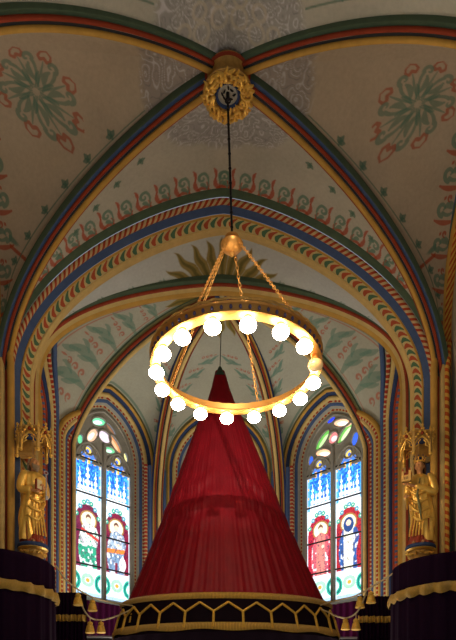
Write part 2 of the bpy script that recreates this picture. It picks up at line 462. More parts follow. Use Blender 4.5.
def medallion():
    M = []
    for k in range(8):
        a = 2*PI*k/8+0.2; ca, sa = math.cos(a), math.sin(a)
        rot = lambda p: (p[0]*ca-p[1]*sa, p[0]*sa+p[1]*ca)
        M.append((TEAL, 0.035, [rot(p) for p in bez((0.1, 0), (0.5, 0.18), (0.72, 0.02))+spiral(0.74, -0.09, 0.13, PI/2, 0.8, -1)]))
        M.append((TEAL, 0.05, [rot(p) for p in bez((0.25, 0.05), (0.45, -0.12), (0.62, -0.06))]))
        M.append((TEAL, 0.04, [rot(p) for p in bez((0.15, -0.03), (0.3, -0.2), (0.42, -0.22))]))
        a += PI/8; ca, sa = math.cos(a), math.sin(a)
        rot2 = lambda p, ca=ca, sa=sa: (p[0]*ca-p[1]*sa, p[0]*sa+p[1]*ca)
        M.append((RED, 0.03, [rot2(p) for p in [(1.02, 0.0), (0.95, 0.12), (0.84, 0.15), (0.78, 0.08), (0.84, 0.0), (0.78, -0.08), (0.84, -0.15), (0.95, -0.12), (1.02, 0)]]))
        M.append((TEAL, 0.022, [rot2(p) for p in [(0.1, 0), (0.45, 0.02), (0.76, 0.0)]]))
    return M
MED = medallion()
SCROLL = [(TEAL, 0.06, bez((0, -0.5), (0.45, -0.3), (0.25, 0.1))+spiral(0.1, 0.12, 0.26, 0.0, 0.85)), (TEAL, 0.1, bez((0.1, -0.4), (-0.15, -0.2), (0.05, 0.0))),
          (RED, 0.04, spiral(-0.25, -0.15, 0.12, 0, 0.9)), (RED, 0.04, [(-0.3, 0.05), (-0.2, 0.12)]), (RED, 0.07, bez((0.5, -0.5), (0.65, 0.0), (0.5, 0.45)))]
LEAFP = [(TEAL, 0.13, bez((-0.25, -0.8), (-0.35, 0.1), (0.1, 0.55))), (TEAL, 0.08, bez((-0.1, 0.2), (0.2, 0.55), (0.3, 0.8))), (TEAL, 0.07, bez((-0.3, -0.5), (-0.05, -0.2), (0.08, 0.1))),
         (TEAL, 0.06, bez((-0.3, -0.1), (-0.5, 0.2), (-0.4, 0.4))),
         (RED, 0.035, spiral(0.36, -0.45, 0.15, 0, 1.0)), (RED, 0.035, spiral(0.40, -0.08, 0.14, 1, 1.0)), (RED, 0.035, spiral(0.44, 0.25, 0.12, 2, 1.0)), (RED, 0.03, [(0.4, 0.45), (0.47, 0.68)])]
def proj(p):
    dx = p[:, 0]-CAMX; d = dx*math.sin(YAW)+p[:, 1]*math.cos(YAW); x = dx*math.cos(YAW)-p[:, 1]*math.sin(YAW)
    return PPX+F*x/d, HY-F*(p[:, 2]-CZ)/d
def webidx(W): return np.arange(W.o, W.o+W.G.shape[0]*W.G.shape[1])
def dist_from_edges(W):
    da = np.linalg.norm(W.G-W.G[:, :1], axis=2); db = np.linalg.norm(W.G-W.G[:, -1:], axis=2); return da.ravel(), db.ravel()
def along(W, edge, spacing, inset, size, motif, start=0.2, end=None, op=0.85, flip=1):
    """repeat a motif along an edge of a web; its y axis points into the cell"""
    E = W.G[:W.na, 0 if edge == 0 else -1]; E2 = W.G[:W.na, 1 if edge == 0 else -2]
    L = np.concatenate([[0], np.cumsum(np.linalg.norm(np.diff(E, axis=0), axis=1))]); q = start
    while q < (end or L[-1]-0.4):
        i = int(np.searchsorted(L, q)); i = min(max(i, 1), W.na-2)
        opp = W.G[i, -1 if edge == 0 else 0]; wdt = np.linalg.norm(opp-E[i])
        if wdt > inset+size*0.9:
            y = (E2[i]-E[i]); y /= np.linalg.norm(y)+1e-9; j = int(round(inset/wdt*(W.nb-1))); jj = j if edge == 0 else W.nb-1-j
            x = (E[i+1]-E[i-1])*flip; stamp(W.G[i, jj], x, y, size, motif, op=op)
        q += spacing
def at_pixel(W, px, py):
    u, v = proj(W.G[:W.na].reshape(-1, 3)); k = int(np.argmin((u-px)**2+(v-py)**2)); return divmod(k, W.nb)
def vn(x, y, seed=0):
    """cheap smooth value noise"""
    r = np.random.RandomState(seed).rand(64, 64); xi = np.floor(x).astype(int); yi = np.floor(y).astype(int); fx = x-xi; fy = y-yi
    fx = fx*fx*(3-2*fx); fy = fy*fy*(3-2*fy); g = lambda a, b: r[a % 64, b % 64]
    return (g(xi, yi)*(1-fx)+g(xi+1, yi)*fx)*(1-fy)+(g(xi, yi+1)*(1-fx)+g(xi+1, yi+1)*fx)*fy
SMALL = [(TEAL, 0.05, bez((-0.5, 0.0), (0, 0.5), (0.4, 0.2))+spiral(0.3, 0.25, 0.16, -0.5, 0.8)), (TEAL, 0.08, [(-0.1, 0.2), (0.0, 0.5)])]
for W in webs:
    idx = webidx(W); da, db = dist_from_edges(W); p = pos[idx]
    if W.k in ('far', 'sidefar', 'sidenear', 'near'):
        # feathery grey cloud painted round the great boss
        x, y = p[:, 0], p[:, 1]-D1; r = np.hypot(x, y); a = np.arctan2(y, x)
        lim = 1.06+0.08*np.abs(np.sin(a*5))
        n = vn(x*7+20, y*7+20, 1)+0.5*vn(x*15+9, y*15+7, 2)
        line = np.clip(1.5-np.abs(np.sin(n*11+r*9))*4.2, 0, 1)*np.clip((lim-r)/0.05, 0, 1)
        wash = np.clip((lim-r)/0.1, 0, 1)
        blend(idx, wash*0.45, lin((128, 128, 138))); blend(idx, line*0.75, PALE); blend(idx, np.clip(1.2-np.abs(np.cos(n*11+r*9))*5, 0, 1)*wash*0.4, lin((92, 88, 96)))
    if W.k in ('sidefar', 'sidenear', 'far', 'near'):
        # thin green line running beside the diagonal rib
        d = da if W.k in ('sidefar', 'sidenear') else db; r = np.hypot(p[:, 0], p[:, 1]-D1)
        if W.k.startswith('side') or W.k == 'near':
            blend(idx, np.clip((0.011-np.abs(d-0.30))/0.008+0.5, 0, 1)*0.75*(r > 1.1), GREEN)
        along(W, 0 if W.k.startswith('side') else 1, 0.42, 0.30 if W.k != 'far' else 0.28, 0.10, TREF, start=1.35, op=0.8)
    if W.k == 'far':
        along(W, 0, 0.30, 0.03, 0.34, BORDER, start=0.05, flip=1 if W.s > 0 else 1, op=0.85)
    if W.k in ('sidefar', 'sidenear'):
        along(W, 1, 0.36, 0.24, 0.32, SCROLL, start=0.3, op=0.8)
    if W.k == 'sidefar':
        i, j = at_pixel(W, 36 if W.s < 0 else 418, 92 if W.s < 0 else 104)
        i, j = min(max(i, 2), W.na-3), min(max(j, 1), W.nb-2)
        Qm = W.G[i, j]; stamp(Qm, (0, 1, 0), np.cross(np.cross((0, 1, 0), np.cross(W.G[i+2, j]-W.G[i-2, j], W.G[i, j+1]-W.G[i, j-1])), (0, 1, 0))*0+ (W.G[i+2, j]-W.G[i-2, j]), 0.42, MED, R=1.3, op=0.7)
    if W.k == 'mid':
        along(W, 1, 0.55, 0.10, 0.16, SMALL, start=1.0, op=0.6)
        along(W, 0, 0.45, 0.12, 0.14, SMALL, start=0.6, op=0.6)
        blend(idx, np.clip((0.02-np.abs(db-0.07))/0.01+0.5, 0, 1)*0.6, GREEN)
    if W.k == 'apseside':
        blend(idx, np.clip((0.03-np.abs(da-0.12))/0.01+0.5, 0, 1)*0.6, GREEN)
        blend(idx, np.clip((0.035-np.abs(db-0.13))/0.01+0.5, 0, 1)*0.6, GREEN)
        blend(idx, np.clip((0.012-np.abs(da-0.19))/0.01+0.5, 0, 1)*0.6, RED)
        blend(idx, np.clip((0.010-np.abs(db-0.20))/0.01+0.5, 0, 1)*0.6, RED)
        q = 0.9
        while q < W.la-0.5:
            i = min(int(q/W.la*W.na), W.na-2); wd = np.linalg.norm(W.G[i, -1]-W.G[i, 0])
            if wd > 0.6:
                j = int(0.5*W.nb); stamp(W.G[i, j], (W.G[i+1, j]-W.G[i-1, j]), W.G[i, j-1]-W.G[i, j+1], min(0.62, 0.40*wd), LEAFP, op=0.65)
            q += 0.52
    if W.k in ('win', 'win2', 'cen'):
        blend(idx, np.clip((0.03-np.abs(da-0.06))/0.01+0.5, 0, 1)*0.7, GREEN)
        blend(idx, np.clip((0.03-np.abs(db-0.14))/0.01+0.5, 0, 1)*0.5, GREEN)
        for q in (0.10, 0.22, 0.34, 0.46, 0.58, 0.70):
            i = int(q*W.na); wd = np.linalg.norm(W.G[i, -1]-W.G[i, 0])
            if wd < 0.3: continue
            j = int(0.5*W.nb); Q = W.G[i, j]; stamp(Q, W.G[i, j+1]-W.G[i, j], W.G[i-1, j]-W.G[i+1, j], min(0.26, wd*0.5), LEAFP, op=0.75)
    if W.k in ('mid', 'apseside', 'win', 'win2', 'cen'):
        # gilded sunburst painted round the apse boss
        x, y = p[:, 0]-AB[0], p[:, 1]-AB[1]; r = np.hypot(x, y); a = np.arctan2(y, x)
        k = 26; ph = (a/(2*PI)*k) % 1.0; kk = np.floor(a/(2*PI)*k)
        wig = 0.09*np.sin(r*16+kk*2)*(r > 0.7); tri = np.abs(ph-0.5+wig)
        ln = 1.10+0.14*np.sin(kk*2.4)*np.where(kk % 2 == 0, 1, -0.4); half = 0.5*np.clip((ln-r)/(ln-0.72), 0, 1)
        m = np.clip((half-tri)*r*12+0.5, 0, 1)*(r < ln)*(half > 0)
        blend(idx, m*0.9, lin((140, 116, 36)))
        blend(idx, np.clip((half*0.35-tri)*r*12+0.5, 0, 1)*(r < ln*0.95)*0.7*(half > 0), lin((88, 84, 40)))
# loops like lace beside the great boss
idx = np.nonzero((np.abs(pos[:, 0]) < 0.7) & (pos[:, 1] > D1-0.95) & (pos[:, 1] < D1-0.2) & (pos[:, 2] > CZ+7))[0]
x, y = pos[idx, 0], pos[idx, 1]-D1
for R0, n0, rr in ((0.50, 14, 0.085), (0.66, 18, 0.07)):
    for k in range(n0):
        a = 2*PI*k/n0; d = np.hypot(x-R0*math.cos(a), y-R0*math.sin(a)); blend(idx, np.clip((0.016-np.abs(d-rr))/0.008+0.5, 0, 1)*0.7, lin((186, 176, 156)))
# assemble the ceiling mesh
def fast_mesh(name, V, Fq, C, mat):
    me = bpy.data.meshes.new(name); me.vertices.add(len(V)); me.vertices.foreach_set('co', V.astype(np.float32).ravel())
    me.loops.add(Fq.size); me.loops.foreach_set('vertex_index', Fq.astype(np.int32).ravel())
    me.polygons.add(len(Fq)); me.polygons.foreach_set('loop_start', np.arange(0, Fq.size, 4, dtype=np.int32))
    me.update(calc_edges=True); me.polygons.foreach_set('use_smooth', np.ones(len(Fq), bool))
    ca = me.color_attributes.new('Col', 'FLOAT_COLOR', 'POINT'); ca.data.foreach_set('color', np.concatenate([C, np.ones((len(C), 1))], 1).astype(np.float32).ravel())
    me.materials.append(mat); o = bpy.data.objects.new(name, me); COL.objects.link(o); return o
quads = []
for W in webs:
    a, b = W.G.shape[:2]; I = (np.arange(a*b).reshape(a, b)+W.o)
    q = np.stack([I[:-1, :-1], I[1:, :-1], I[1:, 1:], I[:-1, 1:]], -1).reshape(-1, 4); quads.append(q if W.s > 0 else q[:, ::-1])
ceil = fast_mesh('ceiling', pos, np.concatenate(quads), col, MATS['vault'])
struct(ceil, 'painted plaster vault cells with scrolls, medallions and sunburst')

# ------------------------------------------------------------------ ribs
def rib_profile(s=1.0, nose='ochre_paint', flank='red_paint', hollow='blue_paint', fil='green_paint'):
    half = [([(-0.135*s, -0.10*s), (-0.135*s, 0.0*s), (-0.125*s, 0.015*s)], fil),
            ([(-0.125*s, 0.015*s), (-0.105*s, 0.02*s), (-0.09*s, 0.04*s)], hollow),
            (arcpts((-0.062*s, 0.065*s), 0.037*s, 225, 100, 7), flank),
            ([(-0.064*s, 0.10*s), (-0.040*s, 0.115*s)], 'lead'),
            (arcpts((0, 0.125*s), 0.040*s, 190, 90, 8), nose)]
    return mirror_segs(half)
def arch_profile():
    half = [([(-0.36, -0.26), (-0.36, -0.17), (-0.33, -0.135), (-0.29, -0.105)], 'green_paint'),
            (arcpts((-0.25, -0.075), 0.044, 205, 60, 6), 'rope_paint'),
            ([(-0.228, -0.037), (-0.21, -0.02), (-0.19, 0.015), (-0.165, 0.04)], 'blue_paint'),
            (arcpts((-0.15, 0.052), 0.016, 215, 60, 4), 'ochre_paint'),
            ([(-0.142, 0.066), (-0.125, 0.10), (-0.10, 0.135), (-0.07, 0.155)], 'leaf_band_paint'),
            (arcpts((-0.055, 0.162), 0.018, 190, 60, 4), 'pale_ochre_paint'),
            ([(-0.046, 0.178), (0, 0.185)], 'pale_ochre_paint')]
    return mirror_segs(half)
ntrim = [0]
def rib_obj(C, B, prof, label, shaft=True):
    ntrim[0] += 1; mb = MB(); Cc = down(C) if shaft else C
    T, N, mit = frames(Cc, np.asarray(B, float)); sign = 1 if N[5][2] < 0 else -1
    sweep(mb, Cc, B, prof, sign); o = mb.build('trim_%d' % ntrim[0]); return struct(o, label)
def dirB(p0, p1):
    e = np.array([p1[0]-p0[0], p1[1]-p0[1], 0.0]); e /= np.linalg.norm(e); return np.array([-e[1], e[0], 0])
side = {1: 'right', -1: 'left'}
for s in (1, -1):
    S = (lambda C: C) if s == 1 else mir
    rib_obj(resample(S(farR), 110), dirB((0, 0), (s*(FD1[0]), FD1[1]-D1)), rib_profile(0.85), 'yellow, red and blue diagonal rib running from the great boss to the far %s pier' % side[s])
    rib_obj(resample(S(nearR), 90), dirB((0, 0), (s*(ND1[0]), ND1[1]-D1)), rib_profile(0.76, hollow='green_paint'), 'yellow, red and dark green rib crossing the top %s of the vault' % side[s])
    rib_obj(resample(S(r1R), 90), dirB((0, 0), (s*R1e[0], R1e[1]-AB[1])), rib_profile(1.0, 'pale_ochre_paint', 'red_paint', 'olive_paint', 'green_paint'), 'slender apse rib falling outside the %s stained window' % side[s])
    rib_obj(resample(S(r2R), 80), dirB((0, 0), (s*R2e[0], R2e[1]-AB[1])), rib_profile(0.95, 'pale_ochre_paint', 'red_paint', 'ochre_paint', 'deep_blue_paint'), 'slender apse rib between the %s stained window and the red canopy' % side[s])
    wl = np.vstack([resample(S(wnR), 60)[::-1], resample(S(wfR), 60)[1:]]); wl = np.vstack([[[wl[0][0], wl[0][1], 0]], wl, [[wl[-1][0], wl[-1][1], 0]]])
    ntrim[0] += 1; mb = MB()
    segs = [([(-0.02, -0.1), (-0.02, 0.04)], 'green_paint')]
    segs = mirror_segs([([(-0.14, -0.1), (-0.14, 0.0), (-0.11, 0.03)], 'blue_paint'), ([(-0.11, 0.03), (-0.085, 0.035)], 'green_paint'), (arcpts((-0.055, 0.045), 0.035, 200, 80, 6), 'ochre_paint'), ([(-0.05, 0.08), (0, 0.09)], 'rope_gold_paint')])
    T, N, mit = frames(wl, np.array([1.0, 0, 0])); k = len(wl)//2; sweep(mb, wl, (1.0, 0, 0), segs, 1 if N[k][2] < 0 else -1)
    struct(mb.build('trim_%d' % ntrim[0]), 'blue and yellow wall rib at the very %s edge' % side[s])
def full(C, n): h = resample(C, n); L = np.vstack([[[-h[-1][0], h[-1][1], 0]], mir(h)[::-1], h[1:], [[h[-1][0], h[-1][1], 0]]]); return L
def arch_obj(C, prof, label, n=90):
    ntrim[0] += 1; mb = MB(); L = full(C, n); T, N, mit = frames(L, np.array([0, 1.0, 0])); k = len(L)//2
    sweep(mb, L, (0, 1.0, 0), prof, 1 if N[k][2] < 0 else -1); return struct(mb.build('trim_%d' % ntrim[0]), label)
arch_obj(a2R, arch_profile(), 'broad chancel arch with blue hollow, rope moulding and leaf band')
arch_obj(a1R, arch_profile(), 'near transverse arch above the viewer')
arch_obj(a3R, mirror_segs([([(-0.19, -0.10), (-0.19, 0.0), (-0.13, 0.03)], 'green_paint'), (arcpts((-0.11, 0.04), 0.03, 200, 80, 5), 'red_paint'), ([(-0.105, 0.07), (-0.08, 0.085), (-0.06, 0.11)], 'pale_ochre_paint'), ([(-0.06, 0.11), (0, 0.13)], 'ochre_paint')]), 'slender transverse arch in front of the apse')

# ------------------------------------------------------------------ walls
def pl(name, quad_list, mat, label):
    mb = MB()
    for q in quad_list: mb.add(q, [(0, 1, 2, 3)], mat)
    return struct(mb.build(name, smooth=False), label)
def vwall(x0, y0, x1, y1, z0, z1): return [(x0, y0, z0), (x1, y1, z0), (x1, y1, z1), (x0, y0, z1)]
pl('floor', [[(-5, -4, 0), (5, -4, 0), (5, 15, 0), (-5, 15, 0)]], 'floor_stone', 'stone floor')
for s, nm in ((-1, 'left'), (1, 'right')):
    x = s*(WX+0.06)
    pl('wall_'+nm, [vwall(x, -4, x, 12.3, 0, 10.2)], 'plaster', 'plaster side wall of the chancel')
def stripewall(mid, e, n, halfw, name, label):
    """flat wall around the window: side strips painted in vertical bands, and the wall under the sill"""
    mb = MB(); w0 = GW+OUT-0.01
    cols = ['ochre_paint', 'blue_paint', 'cream_paint']
    for sg in (-1, 1):
        k = 3; xs = np.linspace(w0, halfw, k+1)
        for i in range(k):
            a, b = xs[i]*sg, xs[i+1]*sg
            mb.add([wallpt(mid, e, a, -CZ), wallpt(mid, e, b, -CZ), wallpt(mid, e, b, 7.0), wallpt(mid, e, a, 7.0)], [(0, 1, 2, 3)], cols[i])
    mb.add([wallpt(mid, e, -w0, -CZ), wallpt(mid, e, w0, -CZ), wallpt(mid, e, w0, SILL-0.18), wallpt(mid, e, -w0, SILL-0.18)], [(0, 1, 2, 3)], 'plaster')
    return struct(mb.build(name, smooth=False), label)
hwS = np.linalg.norm(C1-C2)/2; m2 = lambda v: np.array([-v[0], v[1]])
WALLS = [(m2(midR), np.array([eR[0], -eR[1]])*1.0, m2(nR), 'back_left', hwS), (midC, eC, nC, 'back', C2[0]), (midR, eR, nR, 'back_right', hwS)]
for mid, e, n, nm, hw in WALLS:
    stripewall(mid, e, n, hw, 'wall_'+nm, 'apse wall')
# round shafts in front of the great piers
for s in (-1, 1):
    ntrim[0] += 1; mb = MB()
    for px, D, r_, m in ((12.5, 8.74, 0.05, 'ochre_paint'), (8.0, 8.80, 0.03, 'red_paint'), (3.5, 8.76, 0.045, 'pale_ochre_paint'), (-1.0, 8.72, 0.035, 'rope_gold_paint')):
        x = (CX-px)/F*D; mb.tube([(s*x, D, 0.0), (s*x, D, CZ+4.2), (s*x, D, CZ+4.9), (s*(x+0.02), D+0.05, CZ+5.3), (s*(x+0.12), D+0.2, CZ+5.8)], r_, m, 10)
    struct(mb.build('trim_%d' % ntrim[0]), 'yellow and red pier shafts at the far %s' % side[s])
# striped shafts clustered in the apse corners and along the narrow bay
def shaft(mb, x, y, r, m, z1): mb.tube([(x, y, 0.0), (x, y, z1*0.5), (x, y, z1)], r, m, 12)
for s in (-1, 1):
    W = [q for q in webs if q.k == 'apseside' and q.s == s][0]
    ntrim[0] += 1; mb = MB(); top = int(W.na*0.42)
    def onweb(v, i):
        i = min(max(i, 0), W.na-1); x = v*(W.nb-1); j = int(min(max(x, 0), W.nb-2)); f = x-j; p = W.G[int(i), j]*(1-f)+W.G[int(i), j+1]*f; return p+np.array([-s*0.045, 0, -0.02])
    for hv, m, rd in ((0.55, 'blue_paint', 0.045), (0.475, 'dotted_paint', 0.04), (0.40, 'pale_ochre_paint', 0.05), (0.32, 'deep_blue_paint', 0.045), (0.24, 'red_paint', 0.035), (0.17, 'dotted_blue_paint', 0.045), (0.09, 'ochre_paint', 0.045)):
        i1_ = W.na-1; colp = W.G[:W.na, 2]; i0_ = int(np.argmin(np.abs(proj(colp)[1]-(338+(0.55-hv)*110))))
        right = [onweb(hv*(1-t**1.7), i1_+(i0_-i1_)*t) for t in np.linspace(0, 1, 30)]
        mb.tube(np.array([[right[0][0], right[0][1], 0.0]]+right), rd, m, 10)
    for v0, m, rd, yt in ((0.62, 'ochre_paint', 0.05, 372), (0.69, 'dotted_paint', 0.04, 374), (0.76, 'pale_ochre_paint', 0.045, 378), (0.825, 'blue_paint', 0.04, 384), (0.885, 'dotted_paint', 0.035, 392), (0.945, 'dotted_blue_paint', 0.04, 400)):
        ye = proj(W.G[:W.na, int(0.9*W.nb)])[1]; ie = int(np.argmin(np.abs(ye-yt-34))); up = [onweb(v0+(1.0-v0)*t**1.6, (W.na-1)+(ie-W.na+1)*t) for t in np.linspace(0, 1, 30)]
        mb.tube(np.array([[up[0][0], up[0][1], 0.0]]+up), rd, m, 8)
    struct(mb.build('trim_%d' % ntrim[0]), 'nested painted wall arch and thin shafts behind the %s statue' % side[s])
    ntrim[0] += 1; mb = MB()
    for off, D, r, m in ((1.56, 13.55, 0.045, 'blue_paint'), (1.64, 13.48, 0.04, 'dotted_paint'), (1.25, 13.80, 0.04, 'blue_paint')):
        shaft(mb, s*off, D, r, m, CZ+5.9)
    struct(mb.build('trim_%d' % ntrim[0]), 'thin shafts in the %s apse corners' % side[s])

# ------------------------------------------------------------------ windows
MOULD0 = [([(REC, 0.0), (REC-0.03, -0.07)], 'grey_stone'), ([(REC-0.03, -0.07), (REC-0.05, -0.12)], 'dotted_paint'),
         ([(REC-0.05, -0.12), (REC-0.09, -0.135), (REC-0.11, -0.155)], 'grey_stone'), ([(REC-0.11, -0.155), (REC-0.14, -0.18), (REC-0.15, -0.22)], 'blue_paint'),
         ([(REC-0.15, -0.22), (REC-0.17, -0.27)], 'dotted_paint'),
         ([(x, y) for x, y in [(0.13, -0.27), (0.095, -0.28), (0.08, -0.31), (0.085, -0.34), (0.10, -0.355)]], 'pale_ochre_paint'),
         ([(0.10, -0.355), (0.08, -0.39), (0.04, -0.42)], 'deep_blue_paint'),
         ([(0.04, -0.42), (0.01, -0.425), (-0.01, -0.45), (0.0, -0.47)], 'ochre_paint'), ([(0.0, -0.47), (0.0, -0.54)], 'olive_paint')]
MOULD = [([(a, b*0.9) for a, b in q], m) for q, m in MOULD0]
def glass_mesh(name, mid, e, n, a0, a1, h0, h1, func, parent, d, step=0.011):
    """grid pane with its picture in coloured glass; func(A,H)->(rgb linear, inside mask)"""
    na = int((a1-a0)/step); nh = int((h1-h0)/step); A, H = np.meshgrid(np.linspace(a0, a1, na+1), np.linspace(h0, h1, nh+1), indexing='ij')
    C, inside = func(A, H)
    X = mid[0]+e[0]*A+n[0]*d; Y = mid[1]+e[1]*A+n[1]*d; V = np.stack([X, Y, CZ+H], -1).reshape(-1, 3)
    I = np.arange(V.shape[0]).reshape(A.shape); q = np.stack([I[:-1, :-1], I[1:, :-1], I[1:, 1:], I[:-1, 1:]], -1)
    keep = inside[:-1, :-1] | inside[1:, :-1] | inside[1:, 1:] | inside[:-1, 1:]
    q = q[keep]; used, inv = np.unique(q, return_inverse=True)
    o = fast_mesh(name, V[used], inv.reshape(-1, 4), C.reshape(-1, 3)[used], MATS['glass']); o.parent = parent; return o
def L(*c): return np.array(lin(c))
def in_arch(A, H, w, hs, ha, a0=0.0):
    R = (w*w+(ha-hs)**2)/(2*w); c = w-R; x = np.abs(A-a0)
    return np.where(H < hs, x < w, (x-c)**2+(H-hs)**2 < R*R)
LW = 0.345; LC = 0.385; LHS = 5.72; LHA = 6.16; CELL = (2.84, 3.52, 4.22, 5.05, 5.96)
def lancet(style, ac, plate=False):
    rs = np.random.RandomState(style+3)
    def f(A, H):
        x = (A-ac)/LW; C = np.zeros(A.shape+(3,)); C[:] = L(232, 238, 240)
        def put(m, c, k=1.0): C[m] = C[m]*(1-k)+L(*c)*k
        n = vn(A*34+50, H*34, style); n2 = vn(A*70+10, H*70, style+7)
        bgc = [(110, 30, 62), (124, 26, 54), (176, 34, 52), (168, 36, 44)][style]
        robe = [(40, 150, 116), (112, 140, 170), (196, 84, 96), (40, 84, 150)][style]
        robe2 = [(236, 240, 230), (214, 136, 74), (206, 120, 110), (236, 232, 214)][style]
        # base panel: pale ground, teal side arcs and a small blossom
        b = H < 3.47
        put(b & (n > 0.62), (200, 222, 226)); put(b & (n < 0.22), (176, 196, 220))
        put(b & (np.abs(np.hypot((np.abs(x)-1.05)*0.30/0.30, (H-3.16)*2.6)-0.42) < 0.14), (44, 168, 140)); put(b & (np.abs(np.hypot((np.abs(x)-1.05), (H-3.16)*2.6)-0.42) < 0.05), (16, 96, 96))
        put(b & (np.abs(np.hypot(x*0.8, (H-3.2)*2.6)-0.28) < 0.10), (150, 196, 170)); put(b & (np.hypot(x, (H-3.2)*3) < 0.14), (196, 150, 60))
        put(b & (H < 2.93), (160, 190, 220)); put((H > 3.40) & b & (n2 > .5), (206, 190, 214))
        # figure panel
        g = (H >= 3.47) & (H < 4.98); ga = g & in_arch(x, (H-4.40)*2.0, 0.94, 0, 0.85)
        put(ga, bgc); put(ga & (n2 > 0.66), (70, 20, 50))
        put(g & ~ga & (n > 0.55), (190, 216, 226))
        for k in range(-3, 4):
            lx, lh = k*0.27, 4.90-0.035*k*k
            put(g & (np.hypot((x-lx)*1.0, (H-lh)*2.9) < 0.15), (40, 150, 124) if k % 2 else (70, 140, 160)); put(g & (np.hypot((x-lx)*1.0, (H-lh)*2.9) < 0.05), (220, 236, 220))
        hx = 0.05*(-1)**style; hh = 4.50
        put(g & (np.hypot((x-hx), (H-hh)*3.0) < 0.60), (236, 228, 190) if style != 1 else (228, 220, 196)); put(g & (np.abs(np.hypot((x-hx), (H-hh)*3.0)-0.58) < 0.05), (150, 110, 60))
        body = g & (np.abs(x-hx+0.08*np.sin(H*7)) < np.interp(H, [3.47, 3.9, 4.15, 4.36, 4.42], [0.60, 0.66, 0.72, 0.52, 0.12])) & (H < 4.43)
        put(body, robe); put(body & (H > (3.95 if style in (0, 1) else 9)) & (n > 0.35), robe2 if style == 0 else (150, 170, 190))
        put(body & (vn(A*22+3, H*16, style+20) > 0.66), (236, 236, 240), 0.75); put(body & (vn(A*26+9, H*20, style+30) < 0.20), (90, 60, 90), 0.6)
        inner = body & (np.abs(x-hx) < 0.34) & (style >= 2); put(inner, robe2)
        if style == 1: put(body & (np.abs(H-3.98-0.03*x) < 0.05), (220, 120, 50)); put(g & (np.hypot((x-0.45)*1.2, (H-3.7)*2.0) < 0.32), (230, 232, 236)); put(body & (H < 3.72) & (np.abs(x-hx) < 0.1), bgc)
        if style == 0: put(body & (np.abs(H-4.22+0.15*x) < 0.035), (196, 60, 50))
        if style == 3: put(g & (np.hypot((x-hx)*1.0, (H-4.46)*2.3) < 0.38), (34, 66, 120))
        put(body & (np.sin(x*16+H*5+n*5) > 0.86), (60, 60, 80), 0.7)
        face = g & (np.hypot((x-hx)*1.1, (H-hh)*2.9) < 0.20); put(face, (232, 196, 170)); put(g & (np.hypot((x-hx)*1.1, (H-hh-0.055)*2.9) < 0.21) & ~(g & (np.hypot((x-hx)*1.1, (H-hh)*2.9) < 0.19)), (110, 76, 60) if style != 3 else (34, 60, 110))
        put(g & (np.hypot(x-hx-0.18, (H-4.12)*3) < 0.11), (232, 196, 170))
        # canopy panel: blue ground with white pinnacles and gold dots
        c = H >= 4.98
        put(c & (H > 5.12), (44, 120, 214)); put(c & (H > 5.12) & (n > 0.6), (24, 84, 190)); put(c & (H > 5.12) & (n < 0.3), (70, 176, 226))
        for k, (hx2, top, w2) in enumerate(((0.0, 5.80, 0.17), (-0.58, 5.60, 0.12), (0.58, 5.60, 0.12), (-0.3, 5.40, 0.09), (0.3, 5.40, 0.09))):
            ww = w2*np.clip((top-H)/(top-5.05), 0, 1)**0.7*(1+0.45*np.sign(np.sin(H*44)))
            put(c & (np.abs(x-hx2) < ww), (240, 246, 250))
        put(c & (H < 5.16) & (n2 > 0.75), (150, 180, 210))
        put(c & (H > 5.72) & (H < 5.86) & (np.sin(x*15) > 0.4), (226, 170, 60)); put(c & (np.abs(np.abs(x)-0.9) < 0.1), (80, 160, 226)); put(c & (np.abs(np.abs(x)-0.9) < 0.06) & (np.sin(H*30) > 0.6), (214, 170, 70))
        put(c & (H > 5.86), (70, 110, 190)); put(c & (np.hypot(x, (H-5.99)*3) < 0.26), (226, 190, 80)); put(c & (np.hypot(x, (H-5.99)*3) < 0.12), (60, 100, 190))
        # leading between the pieces
        ca, sa = np.abs((x*4.0+n*1.2) % 1-0.5), np.abs((H*9.5+n*1.3) % 1-0.5); put(((ca > 0.46) | (sa > 0.475)), (50, 60, 70), 0.35)
        put((np.abs(x) > 0.95), (210, 226, 236), 0.7)
        lob = (np.hypot(A-ac, H-6.0) < 0.085) | (np.hypot(A-ac+0.13, H-5.86) < 0.075) | (np.hypot(A-ac-0.13, H-5.86) < 0.075) | (np.hypot(A-ac, H-5.80) < 0.10) | (H < 5.74)
        reg = in_arch(A, H, LW, LHS, LHA, ac)
        return C, (reg & ~lob) if plate else (reg & lob)
    return f
